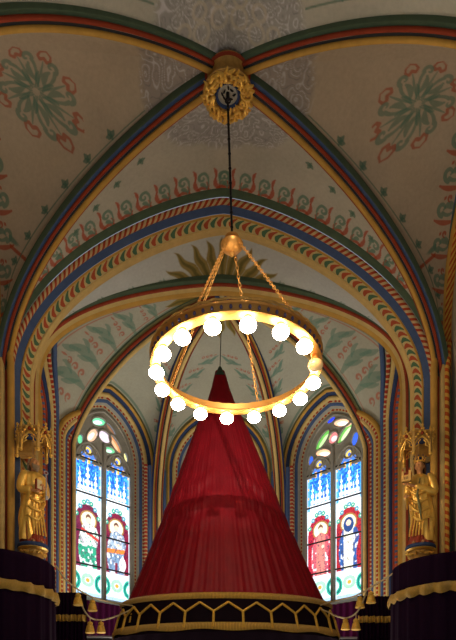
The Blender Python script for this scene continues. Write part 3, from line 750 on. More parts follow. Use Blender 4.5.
def tracery_glass(right, plate=False):
    def f(A, H):
        C = np.zeros(A.shape+(3,)); C[:] = L(26, 30, 36); hit = np.zeros(A.shape, bool)
        def put(m, c): C[m] = L(*c); hit[m] = True
        n = vn(A*30+5, H*30, 40)
        def lens(ax, hx, ang, la, lb, c, c2=None):
            ca, sa = math.cos(ang), math.sin(ang); u = (A-ax)*ca+(H-hx)*sa; v = -(A-ax)*sa+(H-hx)*ca; la, lb = la*1.14, lb*1.16; m = (u/la)**2+(v/lb)**2 < 1
            put(m, c)
            if c2: put((u/(la*0.6))**2+(v/(lb*0.45))**2 < 1, c2)
        if not right:
            lens(-0.30, 6.34, 0.9, 0.19, 0.085, (206, 160, 130), (236, 214, 190)); lens(0.31, 6.36, -0.8, 0.20, 0.085, (176, 120, 78), (210, 160, 120))
            lens(0.02, 6.42, 0.0, 0.15, 0.12, (196, 180, 196), (228, 206, 210)); lens(-0.13, 6.70, 0.35, 0.18, 0.08, (96, 190, 140), (214, 240, 226))
            lens(0.15, 6.17, 0.2, 0.16, 0.07, (90, 170, 120), (190, 226, 200)); lens(-0.60, 6.16, 1.2, 0.10, 0.06, (90, 180, 130)); lens(0.60, 6.16, 1.9, 0.09, 0.05, (206, 196, 130)); lens(0.18, 6.66, -0.6, 0.14, 0.05, (120, 84, 60))
        else:
            lens(-0.28, 6.50, 0.75, 0.24, 0.095, (92, 160, 70), (170, 204, 140)); lens(0.30, 6.46, 0.75, 0.24, 0.095, (96, 160, 72), (190, 214, 160))
            lens(-0.26, 6.20, -0.3, 0.21, 0.085, (236, 170, 130), (250, 226, 210)); lens(0.22, 6.72, -0.3, 0.21, 0.08, (236, 176, 140), (252, 236, 226))
            lens(0.0, 6.46, 0.0, 0.12, 0.12, (196, 110, 110), (226, 190, 190)); lens(-0.06, 6.88, 0.2, 0.10, 0.05, (40, 60, 220)); lens(0.55, 6.26, 1.4, 0.13, 0.07, (50, 90, 214)); lens(-0.60, 6.12, 1.6, 0.12, 0.06, (50, 90, 214)); lens(0.47, 6.68, -0.9, 0.1, 0.04, (60, 90, 200))
        reg = in_arch(A, H, GW, HS, HA) & ~(in_arch(A, H, LW, LHS, LHA, LC) | in_arch(A, H, LW, LHS, LHA, -LC)) & (H > 5.70)
        return C, (reg & ~hit) if plate else (reg & hit)
    return f
def bar2(mb, pts, mid, e, n, d, r, m='grey_stone', closed=False, flat=1.0, nn=6):
    Q = [np.array(wallpt(mid, e, a, h, n, d)) for a, h in pts]; mb.tube(Q, r, m, nn, closed=closed)
def circ(ax, hx, la, lb, ang, n=22):
    out = []
    for k in range(n):
        t = 2*PI*k/n; u, v = la*math.cos(t), lb*math.sin(t); out.append((ax+u*math.cos(ang)-v*math.sin(ang), hx+u*math.sin(ang)+v*math.cos(ang)))
    return out
def window(num, mid, e, n, styles, right, label, blind=False):
    root = empty('window_%d' % num, (mid[0], mid[1], CZ+SILL)); struct(root, label)
    inv = Matrix.Translation((-mid[0], -mid[1], -(CZ+SILL)))
    def fin(o): o.matrix_parent_inverse = inv; return o
    mb = MB(); path = np.array([wallpt(mid, e, a, h) for a, h in arch2d(0.0, 26, z0=SILL-0.12)]); B = np.array([n[0], n[1], 0.0])
    T, N, mit = frames(path, B); sweep(mb, path, B, MOULD, 1 if N[len(path)//2][2] < 0 else -1); fin(mb.build('window_moulding', root))
    mb = MB(); w = GW+0.46
    q = [wallpt(mid, e, -w, SILL-0.16, n, -0.03), wallpt(mid, e, w, SILL-0.16, n, -0.03), wallpt(mid, e, w, SILL+0.02, n, REC+0.02), wallpt(mid, e, -w, SILL+0.02, n, REC+0.02)]
    q2 = [(p[0], p[1], p[2]-0.08) for p in q]; mb.add(q+q2, [(0, 1, 2, 3), (7, 6, 5, 4), (0, 4, 5, 1), (1, 5, 6, 2), (2, 6, 7, 3), (3, 7, 4, 0)], 'grey_stone'); fin(mb.build('window_sill', root, smooth=False))
    if blind:
        mb = MB(); a = arch2d(0.0, 20, z0=SILL-0.1); mb.add([wallpt(mid, e, x, h, n, REC+0.01) for x, h in a], [tuple(range(len(a)))], 'dim_panel'); fin(mb.build('blind_panel', root, smooth=False))
    dg = REC+0.03; dt = REC-0.02
    mb = MB(); bar2(mb, arch2d(-0.015, 20, z0=SILL), mid, e, n, dt, 0.028)
    for ac in (-LC, LC):
        R = (LW*LW+(LHA-LHS)**2)/(2*LW); c = LW-R; th = math.atan2(LHA-LHS, -c)
        rt = [(c+R*math.cos(th*i/14), LHS+R*math.sin(th*i/14)) for i in range(15)]
        pts = [(ac-LW, SILL)]+[(ac-a, h) for a, h in rt]+[(ac+a, h) for a, h in reversed(rt[:-1])]+[(ac+LW, SILL)]; bar2(mb, pts, mid, e, n, dt, 0.022)
        for sg in (-1, 1): bar2(mb, [(ac+sg*LW, 5.72), (ac+sg*LW*0.55, 5.84), (ac+sg*LW*0.40, 5.90), (ac+sg*LW*0.55, 5.98), (ac+sg*LW*0.42, 6.06)], mid, e, n, dt, 0.014)
        bar2(mb, circ(ac, 5.99, 0.10, 0.10, 0), mid, e, n, dt, 0.012, closed=True)
    if not blind:
        if not right:
            for c4 in ((0.02, 6.42, 0.17, 0.14, 0), (-0.30, 6.34, 0.21, 0.11, 0.9), (0.31, 6.36, 0.22, 0.11, -0.8), (-0.13, 6.70, 0.2, 0.1, 0.35), (0.15, 6.17, 0.17, 0.085, 0.2)): bar2(mb, circ(*c4), mid, e, n, dt, 0.02, closed=True)
        else:
            for c4 in ((0, 6.46, 0.14, 0.14, 0), (-0.28, 6.50, 0.25, 0.11, 0.75), (0.30, 6.46, 0.25, 0.11, 0.75), (-0.26, 6.20, 0.22, 0.10, -0.3), (0.22, 6.72, 0.22, 0.095, -0.3)): bar2(mb, circ(*c4), mid, e, n, dt, 0.02, closed=True)
    fin(mb.build('tracery', root))
    mb = MB(); bar2(mb, [(0, SILL), (0, 4.5), (0, 6.25)], mid, e, n, dt-0.02, 0.042, nn=8); fin(mb.build('mullion', root))
    for h in (3.52, 4.22, 5.05, 5.80) if not blind else ():
        for ac in (-LC, LC):
            mb = MB(); bar2(mb, [(ac-LW, h), (ac+LW, h)], mid, e, n, dt+0.01, 0.019, 'lead'); fin(mb.build('glazing_bar', root))
    if not blind:
        for ac, st in zip((-LC, LC), styles):
            g = glass_mesh('lancet_glass', mid, e, n, ac-LW, ac+LW, SILL, LHA, lancet(st, ac), root, dg); fin(g)
            pt = glass_mesh('cusped_head', mid, e, n, ac-LW, ac+LW, 5.70, LHA, lancet(st, ac, True), root, dt); pt.data.materials[0] = MATS['grey_stone']; fin(pt)
            g['label'] = ['stained glass figure in white and green robe', 'stained glass figure in grey armour', 'stained glass figure in rose robe on red', 'stained glass woman in blue veil and white dress'][st]
        fin(glass_mesh('tracery_glass', mid, e, n, -GW, GW, 5.70, HA, tracery_glass(right), root, dg))
        pt = glass_mesh('tracery_plate', mid, e, n, -GW, GW, 5.70, HA, tracery_glass(right, True), root, dt); pt.data.materials[0] = MATS['grey_stone']; fin(pt)
    return root
mL, eL, nL = WALLS[0][:3]
if eL[0] < 0: eL = -eL
window(1, mL, eL, nL, (0, 1), False, 'two-light stained glass window left of the red canopy')
eRR = eR if eR[0] > 0 else -eR
window(2, midR, eRR, nR, (2, 3), True, 'two-light stained glass window right of the red canopy')
window(3, midC, eC, nC, (0, 1), False, 'dim arched recess behind the red canopy', blind=True)

# ------------------------------------------------------------------ great boss
def leaf_ring(mb, R, r, n, c, m, seed=0, vertical=True):
    rs = random.Random(seed)
    for k in range(n):
        a = 2*PI*k/n+rs.uniform(-.05, .05); rr = R+rs.uniform(-.01, .01)
        ca, sa = math.cos(a), math.sin(a); t = rs.uniform(-1.1, 1.1)
        t = rs.uniform(-PI, PI); d = np.array([ca*math.cos(t)-sa*math.sin(t), sa*math.cos(t)+ca*math.sin(t), 0.0])
        p = np.array([c[0]+rr*ca, c[1]+rr*sa, c[2]+rs.uniform(-.01, .01)])
        pts = [p-d*r, p-d*r*0.4+np.array([0, 0, -r*0.35]), p+d*r*0.3+np.array([0, 0, -r*0.5]), p+d*r+np.array([0, 0, -r*0.1])]
        mb.tube(pts, [r*0.15, r*0.42, r*0.40, r*0.08], m, 6)
bx, by, bz = 0.0, D1, CZ+7.6
root = empty('vault_boss', (bx, by, bz)); tag(root, 'round boss of gilded leaves where the ribs cross, rod hanging from it', 'ceiling boss')
mb = MB(); mb.lathe([(0.0, 0.26), (0.25, 0.26), (0.26, 0.22), (0.235, 0.19), (0.22, 0.10), (0.24, 0.05), (0.20, 0.02)], (0, 0, 0), 'old_gilding', 40, cap=False)
mb.lathe([(0.24, 0.235), (0.275, 0.22), (0.24, 0.20)], (0, 0, 0), 'red_paint', 40, cap=False); mb.build('drum', root)
mb = MB(); mb.lathe([(0.20, 0.03), (0.29, 0.03), (0.30, 0.0), (0.26, -0.02), (0.17, -0.01), (0.16, 0.03)], (0, 0, 0), 'old_gilding', 40, cap=False)
leaf_ring(mb, 0.275, 0.055, 26, (0, 0, -0.01), 'gilding', 1); leaf_ring(mb, 0.25, 0.045, 30, (0, 0, -0.04), 'gilding', 11); leaf_ring(mb, 0.205, 0.045, 26, (0, 0, -0.03), 'gilding', 2); leaf_ring(mb, 0.18, 0.045, 18, (0, 0, -0.015), 'gilding', 3); mb.build('leaf_wreath', root)
mb = MB(); mb.lathe([(0.001, 0.02), (0.10, 0.025), (0.12, 0.0), (0.118, -0.002)], (0, 0, 0), 'grey_stone', 32, cap=False); mb.lathe([(0.118, -0.002), (0.145, -0.025), (0.155, 0.01), (0.16, 0.06)], (0, 0, 0), 'deep_blue_paint', 32, cap=False); leaf_ring(mb, 0.07, 0.025, 8, (0, 0, 0.005), 'dark_iron', 5); mb.build('rosette', root)
mb = MB(); mb.tube([(0, 0, 0.02), (0, 0, -0.05)], 0.022, 'dark_iron', 10); mb.tube([(0.03*math.cos(t), 0, -0.07+0.03*math.sin(t)) for t in np.linspace(0, 2*PI, 14)[:-1]], 0.009, 'dark_iron', 6, closed=True); mb.build('hook', root)
# apse boss
ax_, ay_, az_ = P(222, 299, AB[1]); root = empty('vault_boss', (ax_, ay_, az_)); tag(root, 'small painted boss with blue and red leaves above the red canopy tip', 'ceiling boss')
mb = MB(); mb.lathe([(0.001, -0.02), (0.10, -0.02), (0.14, 0.02), (0.16, 0.12), (0.16, 0.25)], (0, 0, 0), 'ochre_paint', 28, cap=False); mb.build('drum', root)
mb = MB()
for k in range(10):
    a = 2*PI*k/10+0.3; mb.tube([(0.07*math.cos(a), 0.07*math.sin(a), -0.02), (0.14*math.cos(a), 0.14*math.sin(a), -0.05), (0.21*math.cos(a), 0.21*math.sin(a), 0.01)], [0.02, 0.05, 0.02], ('blue_paint', 'red_paint', 'blue_paint', 'cream_paint')[k % 4], 8)
mb.build('leaf', root)
mb = MB(); mb.ball((0, 0, -0.04), 0.06, 'cream_paint', 16, 10, (1, 1, 0.7)); mb.build('centre_knob', root)

# ------------------------------------------------------------------ chandelier
rcx, rcz = float(P(236, 300, D1)[0]), CZ+4.29
ch = empty('chandelier', (rcx, D1, rcz)); tag(ch, 'large brass ring chandelier with sixteen white globes hung on chains', 'chandelier')
def ringsurf(prof, m, n=96): mb.lathe(prof, (0, 0, 0), m, n, cap=False)
mb = MB()
mb.lathe([(0.905, 0.0), (1.010, 0.0), (1.025, 0.012), (1.010, 0.022), (1.005, 0.11), (1.025, 0.122), (1.010, 0.135), (0.970, 0.13), (0.970, 0.05), (0.915, 0.03), (0.900, 0.012), (0.905, 0.0)], (0, 0, 0), 'brass', 96, cap=False)
mb.build('ring_band', ch)
mb = MB(); mb.tube([(1.02*math.cos(t), 1.02*math.sin(t), 0.145+0.006*math.sin(40*t)) for t in np.linspace(0, 2*PI, 241)[:-1]], 0.013, 'old_gilding', 6, closed=True); mb.build('rope_moulding', ch)
st = None
for k in range(64):
    a = 2*PI*k/64; q = (1.012*math.cos(a), 1.012*math.sin(a), 0.065)
    if st is None:
        mb = MB(); mb.ball((0, 0, 0), 0.018, 'violet_paint', 8, 5, (1, 1, 1.3)); st = mb.build('stud', ch, loc=q)
    else:
        o2 = st.copy(); COL.objects.link(o2); o2.parent = ch; o2.location = q
gl = None
for k in range(16):
    a = math.radians(5+22.5*k); x, y = 0.95*math.sin(a), -0.95*math.cos(a)
    mb = MB(); mb.lathe([(0.001, 0.005), (0.035, 0.0), (0.042, -0.012), (0.034, -0.02), (0.02, -0.03)], (0, 0, 0), 'brass', 16, cap=False)
    h = mb.build('lamp_holder', ch, loc=(x, y, 0)) if gl is None else None
    if gl is None:
        gl = True; hold = h.data
        mb = MB(); mb.ball((0, 0, -0.088), 0.090, 'globe_lit', 28, 18, (1, 1, 0.70)); g = mb.build('globe', h); gmesh = g.data
        dm = gmesh.copy(); dm.materials[0] = MATS['globe_dim']
    else:
        h = bpy.data.objects.new('lamp_holder', hold); COL.objects.link(h); h.parent = ch; h.location = (x, y, 0)
        g = bpy.data.objects.new('globe', dm if k == 3 else gmesh); COL.objects.link(g); g.parent = h
    if k == 3: g['label'] = 'unlit cream globe'
cupc = P(232, 246, D1)-np.array([rcx, D1, rcz])
mb = MB(); mb.lathe([(0.001, -0.13), (0.02, -0.12), (0.035, -0.095), (0.02, -0.08), (0.05, -0.07), (0.10, -0.045), (0.13, -0.01), (0.135, 0.02), (0.12, 0.035), (0.07, 0.04), (0.055, 0.07), (0.085, 0.085), (0.085, 0.105), (0.03, 0.12), (0.015, 0.15)], cupc, 'brass', 32, cap=False); mb.build('hanging_cup', ch)
top = np.array([bx-rcx, 0, bz-0.09-rcz]); b0 = cupc+np.array([0, 0, 0.14])
mb = MB(); mb.tube([b0, (b0+top)/2, top], 0.014, 'dark_iron', 8)
for i in range(9): q = b0+(top-b0)*(i+0.5)/9; mb.ball(q, 0.020, 'dark_iron', 8, 6)
mb.build('hanging_rod', ch)
def chain(p, q, parent, link=0.055, m='brass'):
    p, q = np.array(p), np.array(q); d = q-p; Ln = np.linalg.norm(d); d /= Ln; n = int(Ln/(link*0.78)); u = np.cross(d, [0, 0, 1.0]); u /= np.linalg.norm(u); v = np.cross(d, u); mb = MB()
    for i in range(n):
        c = p+d*Ln*(i+0.5)/n; w_ = u if i % 2 else v
        mb.tube([c+d*link*0.5*math.cos(t)+w_*0.016*math.sin(t) for t in np.linspace(0, 2*PI, 11)[:-1]], 0.0046, m, 5, closed=True)
    return mb.build('chain', parent)
for a in (38, 160, -125, -28):
    r = math.radians(a); chain(cupc+np.array([0.11*math.sin(r), -0.11*math.cos(r), 0.0]), (0.99*math.sin(r), -0.99*math.cos(r), 0.135), ch)

# ------------------------------------------------------------------ red throne canopy
KD = 10.75
def zc(y): return (HY-y)/F*KD+CZ
kc = empty('throne_canopy', (0.0, KD, zc(640))); tag(kc, 'tall red cone canopy of gathered silk with black and gold valance', 'canopy')
kz = zc(640)
ys = np.array([371, 378, 388, 400, 429, 475, 521, 567, 590, 603]); hp = np.array([4.5, 6.5, 9, 13, 26, 44, 62, 81, 91, 97])/F*KD; cxs = np.interp(ys, [370, 603], [P(220, 370, KD)[0], P(226.5, 603, KD)[0]]); CTX = float(cxs[0]); CBX = float(cxs[-1])
rows = []
NT_ = 420
for y in np.linspace(371, 603, 170):
    v = (y-371)/232; w_ = np.interp(y, ys, hp); cx = np.interp(y, ys, cxs); z = zc(y)-kz; row = []
    for k in range(NT_):
        th = 2*PI*k/NT_
        pl_ = 0.008*math.sin(38*th+1.5*math.sin(7*th))*(0.3+v)+0.012*math.sin(17*th+2.0)*(0.6)+0.0055*math.sin(91*th+math.sin(5*th))*(0.4+v)
        sag = 0.016*math.sin(v*64+0.8*math.sin(10*th)+2*math.sin(3*th))*(math.exp(-((v-0.58)/0.16)**2))*(0.6+0.4*math.sin(5*th))
        r = 1+pl_+sag*1.6
        row.append((cx+w_*r*math.cos(th), 0.52*w_*r*math.sin(th), z))
    rows.append(row)
mb = MB(); mb.grid(rows, 'red_silk', closed=True); mb.build('cone_drape', kc)
mb = MB(); mb.lathe([(0.001, 0.10), (0.03, 0.06), (0.055, 0.0), (0.085, -0.06), (0.09, -0.09), (0.05, -0.10)], (CTX, 0, zc(371)-kz), 'verdigris', 16, cap=False); mb.build('finial', kc)
mb = MB(); mb.tube([(CTX, 0, zc(371)-kz+0.08), (ax_, 0.03, az_-kz-0.02)], 0.008, 'dark_iron', 6); mb.build('hanging_cord', kc)
def vell(y, th, dr=0.0):
    w_ = np.interp(y, [601, 606, 640], [99, 103, 112])/F*KD+dr; return (CBX+w_*math.cos(th), (0.52*w_)*math.sin(th), zc(y)-kz)
fr = []; mb = MB()
for i in range(9):
    t = i/8; y = 604+6.0*t; bulge = 0.035*math.sin(PI*t)
    fr.append([vell(y, 2*PI*k/240, bulge+0.012+0.006*math.sin(k*2.1)) for k in range(240)])
mb.grid(fr, 'gold_fringe', uu=np.linspace(0, 1, 9), closed=True); G = mb
# uv along the ring for threads
for fi, f in enumerate(mb.uv): mb.uv[fi] = [(p[1]*10, p[0]) for p in f]
mb.build('top_fringe', kc)
mb = MB(); mb.grid([[vell(y, 2*PI*k/200, 0.012*math.sin(k*0.9)) for k in range(200)] for y in np.linspace(606, 641, 8)], 'black_velvet', closed=True); mb.build('valance', kc)
# pointed gold braid on the valance
def yoff(px, yc): return yc
edges = np.linspace(-118, -62+0, 1)
thb = [-PI/2+(k-5.5)*0.245 for k in range(0, 12)]
for k in range(len(thb)-1):
    th0, th1 = thb[k], thb[k+1]; mt = (th0+th1)/2; pts = []
    mb = MB()
    for a, b in (((th0, 622), (mt, 613.5)), ((mt, 613.5), (th1, 622))):
        mb.tube([np.array(vell(a[1]+(b[1]-a[1])*t, a[0]+(b[0]-a[0])*t, 0.028)) for t in np.linspace(0, 1, 6)], 0.020, 'gold_braid', 6)
    mb.tube([vell(622, th0, 0.028), vell(637, th0, 0.028)], 0.022, 'gold_braid', 6)
    if k == len(thb)-2: mb.tube([vell(622, th1, 0.028), vell(637, th1, 0.028)], 0.022, 'gold_braid', 6)
    mb.build('pointed_braid', kc)
fr = [[vell(632+7*t+0.9*math.sin(k*0.32)*t, 2*PI*k/240, 0.03*math.sin(PI*t)+0.015+0.005*math.sin(k*1.9)) for k in range(240)] for t in np.linspace(0, 1, 6)]
mb = MB(); mb.grid(fr, 'gold_fringe', closed=True)
for fi, f in enumerate(mb.uv): mb.uv[fi] = [(p[1]*10, p[0]) for p in f]
mb.build('bottom_fringe', kc)

# ------------------------------------------------------------------ draped corners, hangings
def drape_round(s, label):
    c = (s*3.27, 8.5); root = empty('draped_tribune', (c[0], c[1], 0)); tag(root, label, 'drapery')
    mb = MB(); rows = []; n = 200; H1 = CZ+2.30
    for i, z in enumerate(list(np.linspace(0.0, H1-0.05, 24))+[H1-0.02, H1]):
        row = []
        for k in range(n):
            a = 2*PI*k/n; fl = 0.03*(1-z/H1); r = 0.85+fl+(0.014*math.sin(23*a+0.6*math.sin(3*a))+0.007*math.sin(51*a))*(1.0 if z < H1-0.03 else 0.3)*(0.4+0.6*(1-z/H1)+0.2)
            if i == 25: r -= 0.02
            row.append((r*math.cos(a), r*math.sin(a), z))
        rows.append(row)
    mb.grid(rows, 'plum_velvet', closed=True); o = len(mb.v); mb.v.extend([tuple(p) for p in rows[-1]]); mb.f.append(tuple(range(o, o+n))); mb.mi.append(0); mb.uv.append([(0, 0)]*n)
    mb.build('velvet', root)
    mb = MB(); fr = []
    for t in np.linspace(0, 1, 8):
        row = []
        for k in range(n*2):
            a = 2*PI*k/(2*n); sw = 0.016*abs(math.sin(a*13+s)); z = CZ+1.90-sw*1.0+(-0.135)*t-0.012*math.sin(a*26)*t+0.02
            r = 0.875+0.022*math.sin(PI*t)+0.018*math.sin(23*a+0.6*math.sin(3*a))+0.010*math.sin(a*26); row.append((r*math.cos(a), r*math.sin(a), z))
        fr.append(row)
    mb.grid(fr, 'gold_fringe', closed=True)
    for fi, f in enumerate(mb.uv): mb.uv[fi] = [(p[1]*8, p[0]) for p in f]
    mb.build('fringe', root); return root
drape_round(-1, 'plum velvet drapery with gold fringe below the bearded gilded statue, left')
drape_round(1, 'plum velvet drapery with gold fringe below the crowned gilded statue, right')
def curtain(name, p0, p1, z0, z1, m, label, fringe=None, folds=9, amp=0.03, group=None, cat='curtain'):
    p0, p1 = np.array(p0), np.array(p1); root = empty(name, ((p0[0]+p1[0])/2, (p0[1]+p1[1])/2, z0)); tag(root, label, cat, group)
    c = (p0+p1)/2; d = (p1-p0); Ln = np.linalg.norm(d); e = d/Ln; n = np.array([e[1], -e[0]]); n = n if n[1] < 0 else -n; N = int(folds*10)
    def pt(t, z, k=1.0, o=0.0): q = d*(t-0.5)+n*(amp*k*math.sin(t*folds*2*PI+0.7*math.sin(t*17))+o); return (q[0], q[1], z-z0)
    mb = MB(); mb.grid([[pt(j/N, z, 1.0 if z < z1 else 0.5) for j in range(N+1)] for z in np.linspace(z0, z1, 8)], m); mb.grid([[pt(j/N, z, 1.0 if z < z1 else 0.5, -0.03) for j in range(N+1)] for z in np.linspace(z0, z1, 8)], m); mb.build('cloth', root)
    if fringe:
        mb = MB(); mb.grid([[pt(j/N, fringe-0.11*t-0.012*abs(math.sin(j*0.16)), 1.0, 0.012+0.02*math.sin(PI*t)) for j in range(N+1)] for t in np.linspace(0, 1, 6)], 'gold_fringe')
        for fi, f in enumerate(mb.uv): mb.uv[fi] = [(p[1]*Ln, p[0]) for p in f]
        mb.build('fringe', root)
    return root
curtain('curtain', (-2.90, 10.2), (-2.30, 10.2), 0.0, CZ+2.29, 'plum_velvet', 'short dark hanging with gold fringe beside the left draped tribune', fringe=CZ+1.92)
curtain('curtain', (2.32, 10.2), (2.92, 10.2), 0.0, CZ+2.26, 'plum_velvet', 'short dark hanging with gold fringe beside the right draped tribune', fringe=CZ+1.92)
qa, qb = m2(C1)-m2(nR)*0.25, m2(C2)-m2(nR)*0.25
curtain('curtain', (qa[0]+0.3, qa[1]+0.3), (qb[0], qb[1]), 0.0, CZ+2.62, 'wine_velvet', 'wine red pleated curtain under the left stained window', folds=14, amp=0.035)
curtain('curtain', (-qb[0], qb[1]), (-qa[0]-0.3, qa[1]+0.3), 0.0, CZ+2.62, 'wine_velvet', 'wine red pleated curtain under the right stained window', folds=14, amp=0.035)
for s in (-1, 1):
    root = empty('choir_stall', (s*2.52, 11.2, 0)); tag(root, 'dark stall back with pale top rail on the %s of the canopy' % side[s], 'stall')
    ht = CZ+(HY-638.5)/F*11.2
    mb = MB(); mb.box((0, 0.03, ht/2), (1.0, 0.05, ht), 'dark_wood')
    for k in range(3): mb.box((-0.32+0.32*k, -0.005, ht/2), (0.25, 0.02, ht*0.8), 'dark_wood')
    mb.build('back_panel', root, smooth=False)
    mb = MB(); mb.box((0, 0.0, ht+0.015), (1.04, 0.14, 0.03), 'pale_rail'); mb.build('top_rail', root, smooth=False)

# tasselled cords
def smooth_path(pts, n=40):
    pts = np.array(pts, float); t = np.arange(len(pts)); q = np.linspace(0, len(pts)-1, n); out = []
    for u in q:
        i = min(int(u), len(pts)-2); f = u-i; p0 = pts[max(i-1, 0)]; p1 = pts[i]; p2 = pts[i+1]; p3 = pts[min(i+2, len(pts)-1)]
        out.append(0.5*((2*p1)+(-p0+p2)*f+(2*p0-5*p1+4*p2-p3)*f*f+(-p0+3*p1-3*p2+p3)*f**3))
    return np.array(out)
def cord(pix, tassels, label, Dpts):
    pts = np.array([P(x, y, np.interp(x, *Dpts)) for x, y in pix]); o = pts[0]; root = empty('tasselled_cord', tuple(o)); tag(root, label, 'cord')
    mb = MB(); mb.tube(smooth_path(pts-o, 40), 0.013, 'pale_cord', 7); mb.build('cord', root)
    for x, y in tassels:
        # (x, y): centre of tassel; it hangs from the nearest point of the cord
        D = np.interp(x, *Dpts); t = P(x, y, D)-o; sc = D/10.0
        ypath = smooth_path(pts-o, 200); k = int(np.argmin(np.abs((ypath[:, 0]-t[0])))); hz = max(ypath[k][2], t[2]+0.09); q = np.array([t[0], ypath[k][1], t[2]])
        mb = MB(); mb.tube([(q[0], q[1], hz), (q[0], q[1], q[2]+0.06)], 0.008, 'pale_cord', 6)
        mb.lathe([(0.005, 0.09), (0.035, 0.075), (0.045, 0.05), (0.035, 0.03), (0.05, 0.02), (0.062, -0.03), (0.075, -0.09), (0.066, -0.095), (0.001, -0.08)], q, 'gold_braid', 18, cap=False, wob=lambda a, z: 0.05*math.sin(9*a)); mb.build('tassel', root)
DL = ([50, 58, 130, 145], [8.45, 8.6, 10.3, 10.35]); DR = ([300, 318, 392, 400], [10.35, 10.3, 8.6, 8.45])
cord([(56, 566), (66, 580), (79, 590), (92, 597), (105, 601), (120, 604), (136, 606)], [(78, 599), (92.5, 605)], 'pale cord with two upper gold tassels, left of the canopy', DL)
cord([(79, 596), (84, 610), (91, 618), (102, 620), (114, 617), (124, 613), (136, 607)], [(90, 627), (101, 627), (133, 618)], 'lower pale swag with three gold tassels, left of the canopy', DL)
cord([(399, 569), (386, 578), (373, 586), (363, 592), (352, 597), (338, 600), (318, 606)], [(371, 597), (360, 602)], 'pale cord with two upper gold tassels, right of the canopy', DR)
cord([(366, 592), (362, 604), (355, 614), (346, 618), (336, 616), (328, 612), (316, 607)], [(345.5, 624), (356, 624), (316, 615)], 'lower pale swag with three gold tassels, right of the canopy', DR)

# ------------------------------------------------------------------ statues
def remesh(o, size=0.008, smooth=3):
    m = o.modifiers.new('remesh', 'REMESH'); m.mode = 'VOXEL'; m.voxel_size = size; m.use_smooth_shade = True
    if smooth: k = o.modifiers.new('smooth', 'SMOOTH'); k.iterations = smooth; k.factor = 0.5
def hand(mb, c, d, up, m, s=1.0):
    """palm with four curled fingers and a thumb; d: finger direction, up: back of the hand"""
    d = np.array(d, float); d /= np.linalg.norm(d); up = np.array(up, float); up -= d*np.dot(d, up); up /= np.linalg.norm(up); sd = np.cross(d, up); c = np.array(c, float)
    mb.tube([c-d*0.02*s, c+d*0.012*s, c+d*0.045*s], [0.015*s, 0.022*s, 0.020*s], m, 8)
    for k, ln in enumerate((0.036, 0.042, 0.040, 0.031)):
        b = c+d*0.040*s+sd*(k-1.5)*0.013*s; mb.tube([b, b+d*ln*0.5*s-up*0.002*s, b+d*ln*0.85*s-up*0.016*s, b+d*ln*0.8*s-up*0.030*s], [0.0078*s, 0.0075*s, 0.007*s, 0.005*s], m, 6)
    b = c+sd*0.020*s*-1; mb.tube([b, b-sd*0.018*s+d*0.012*s, b-sd*0.018*s+d*0.032*s-up*0.012*s], [0.009*s, 0.009*s, 0.006*s], m, 6)
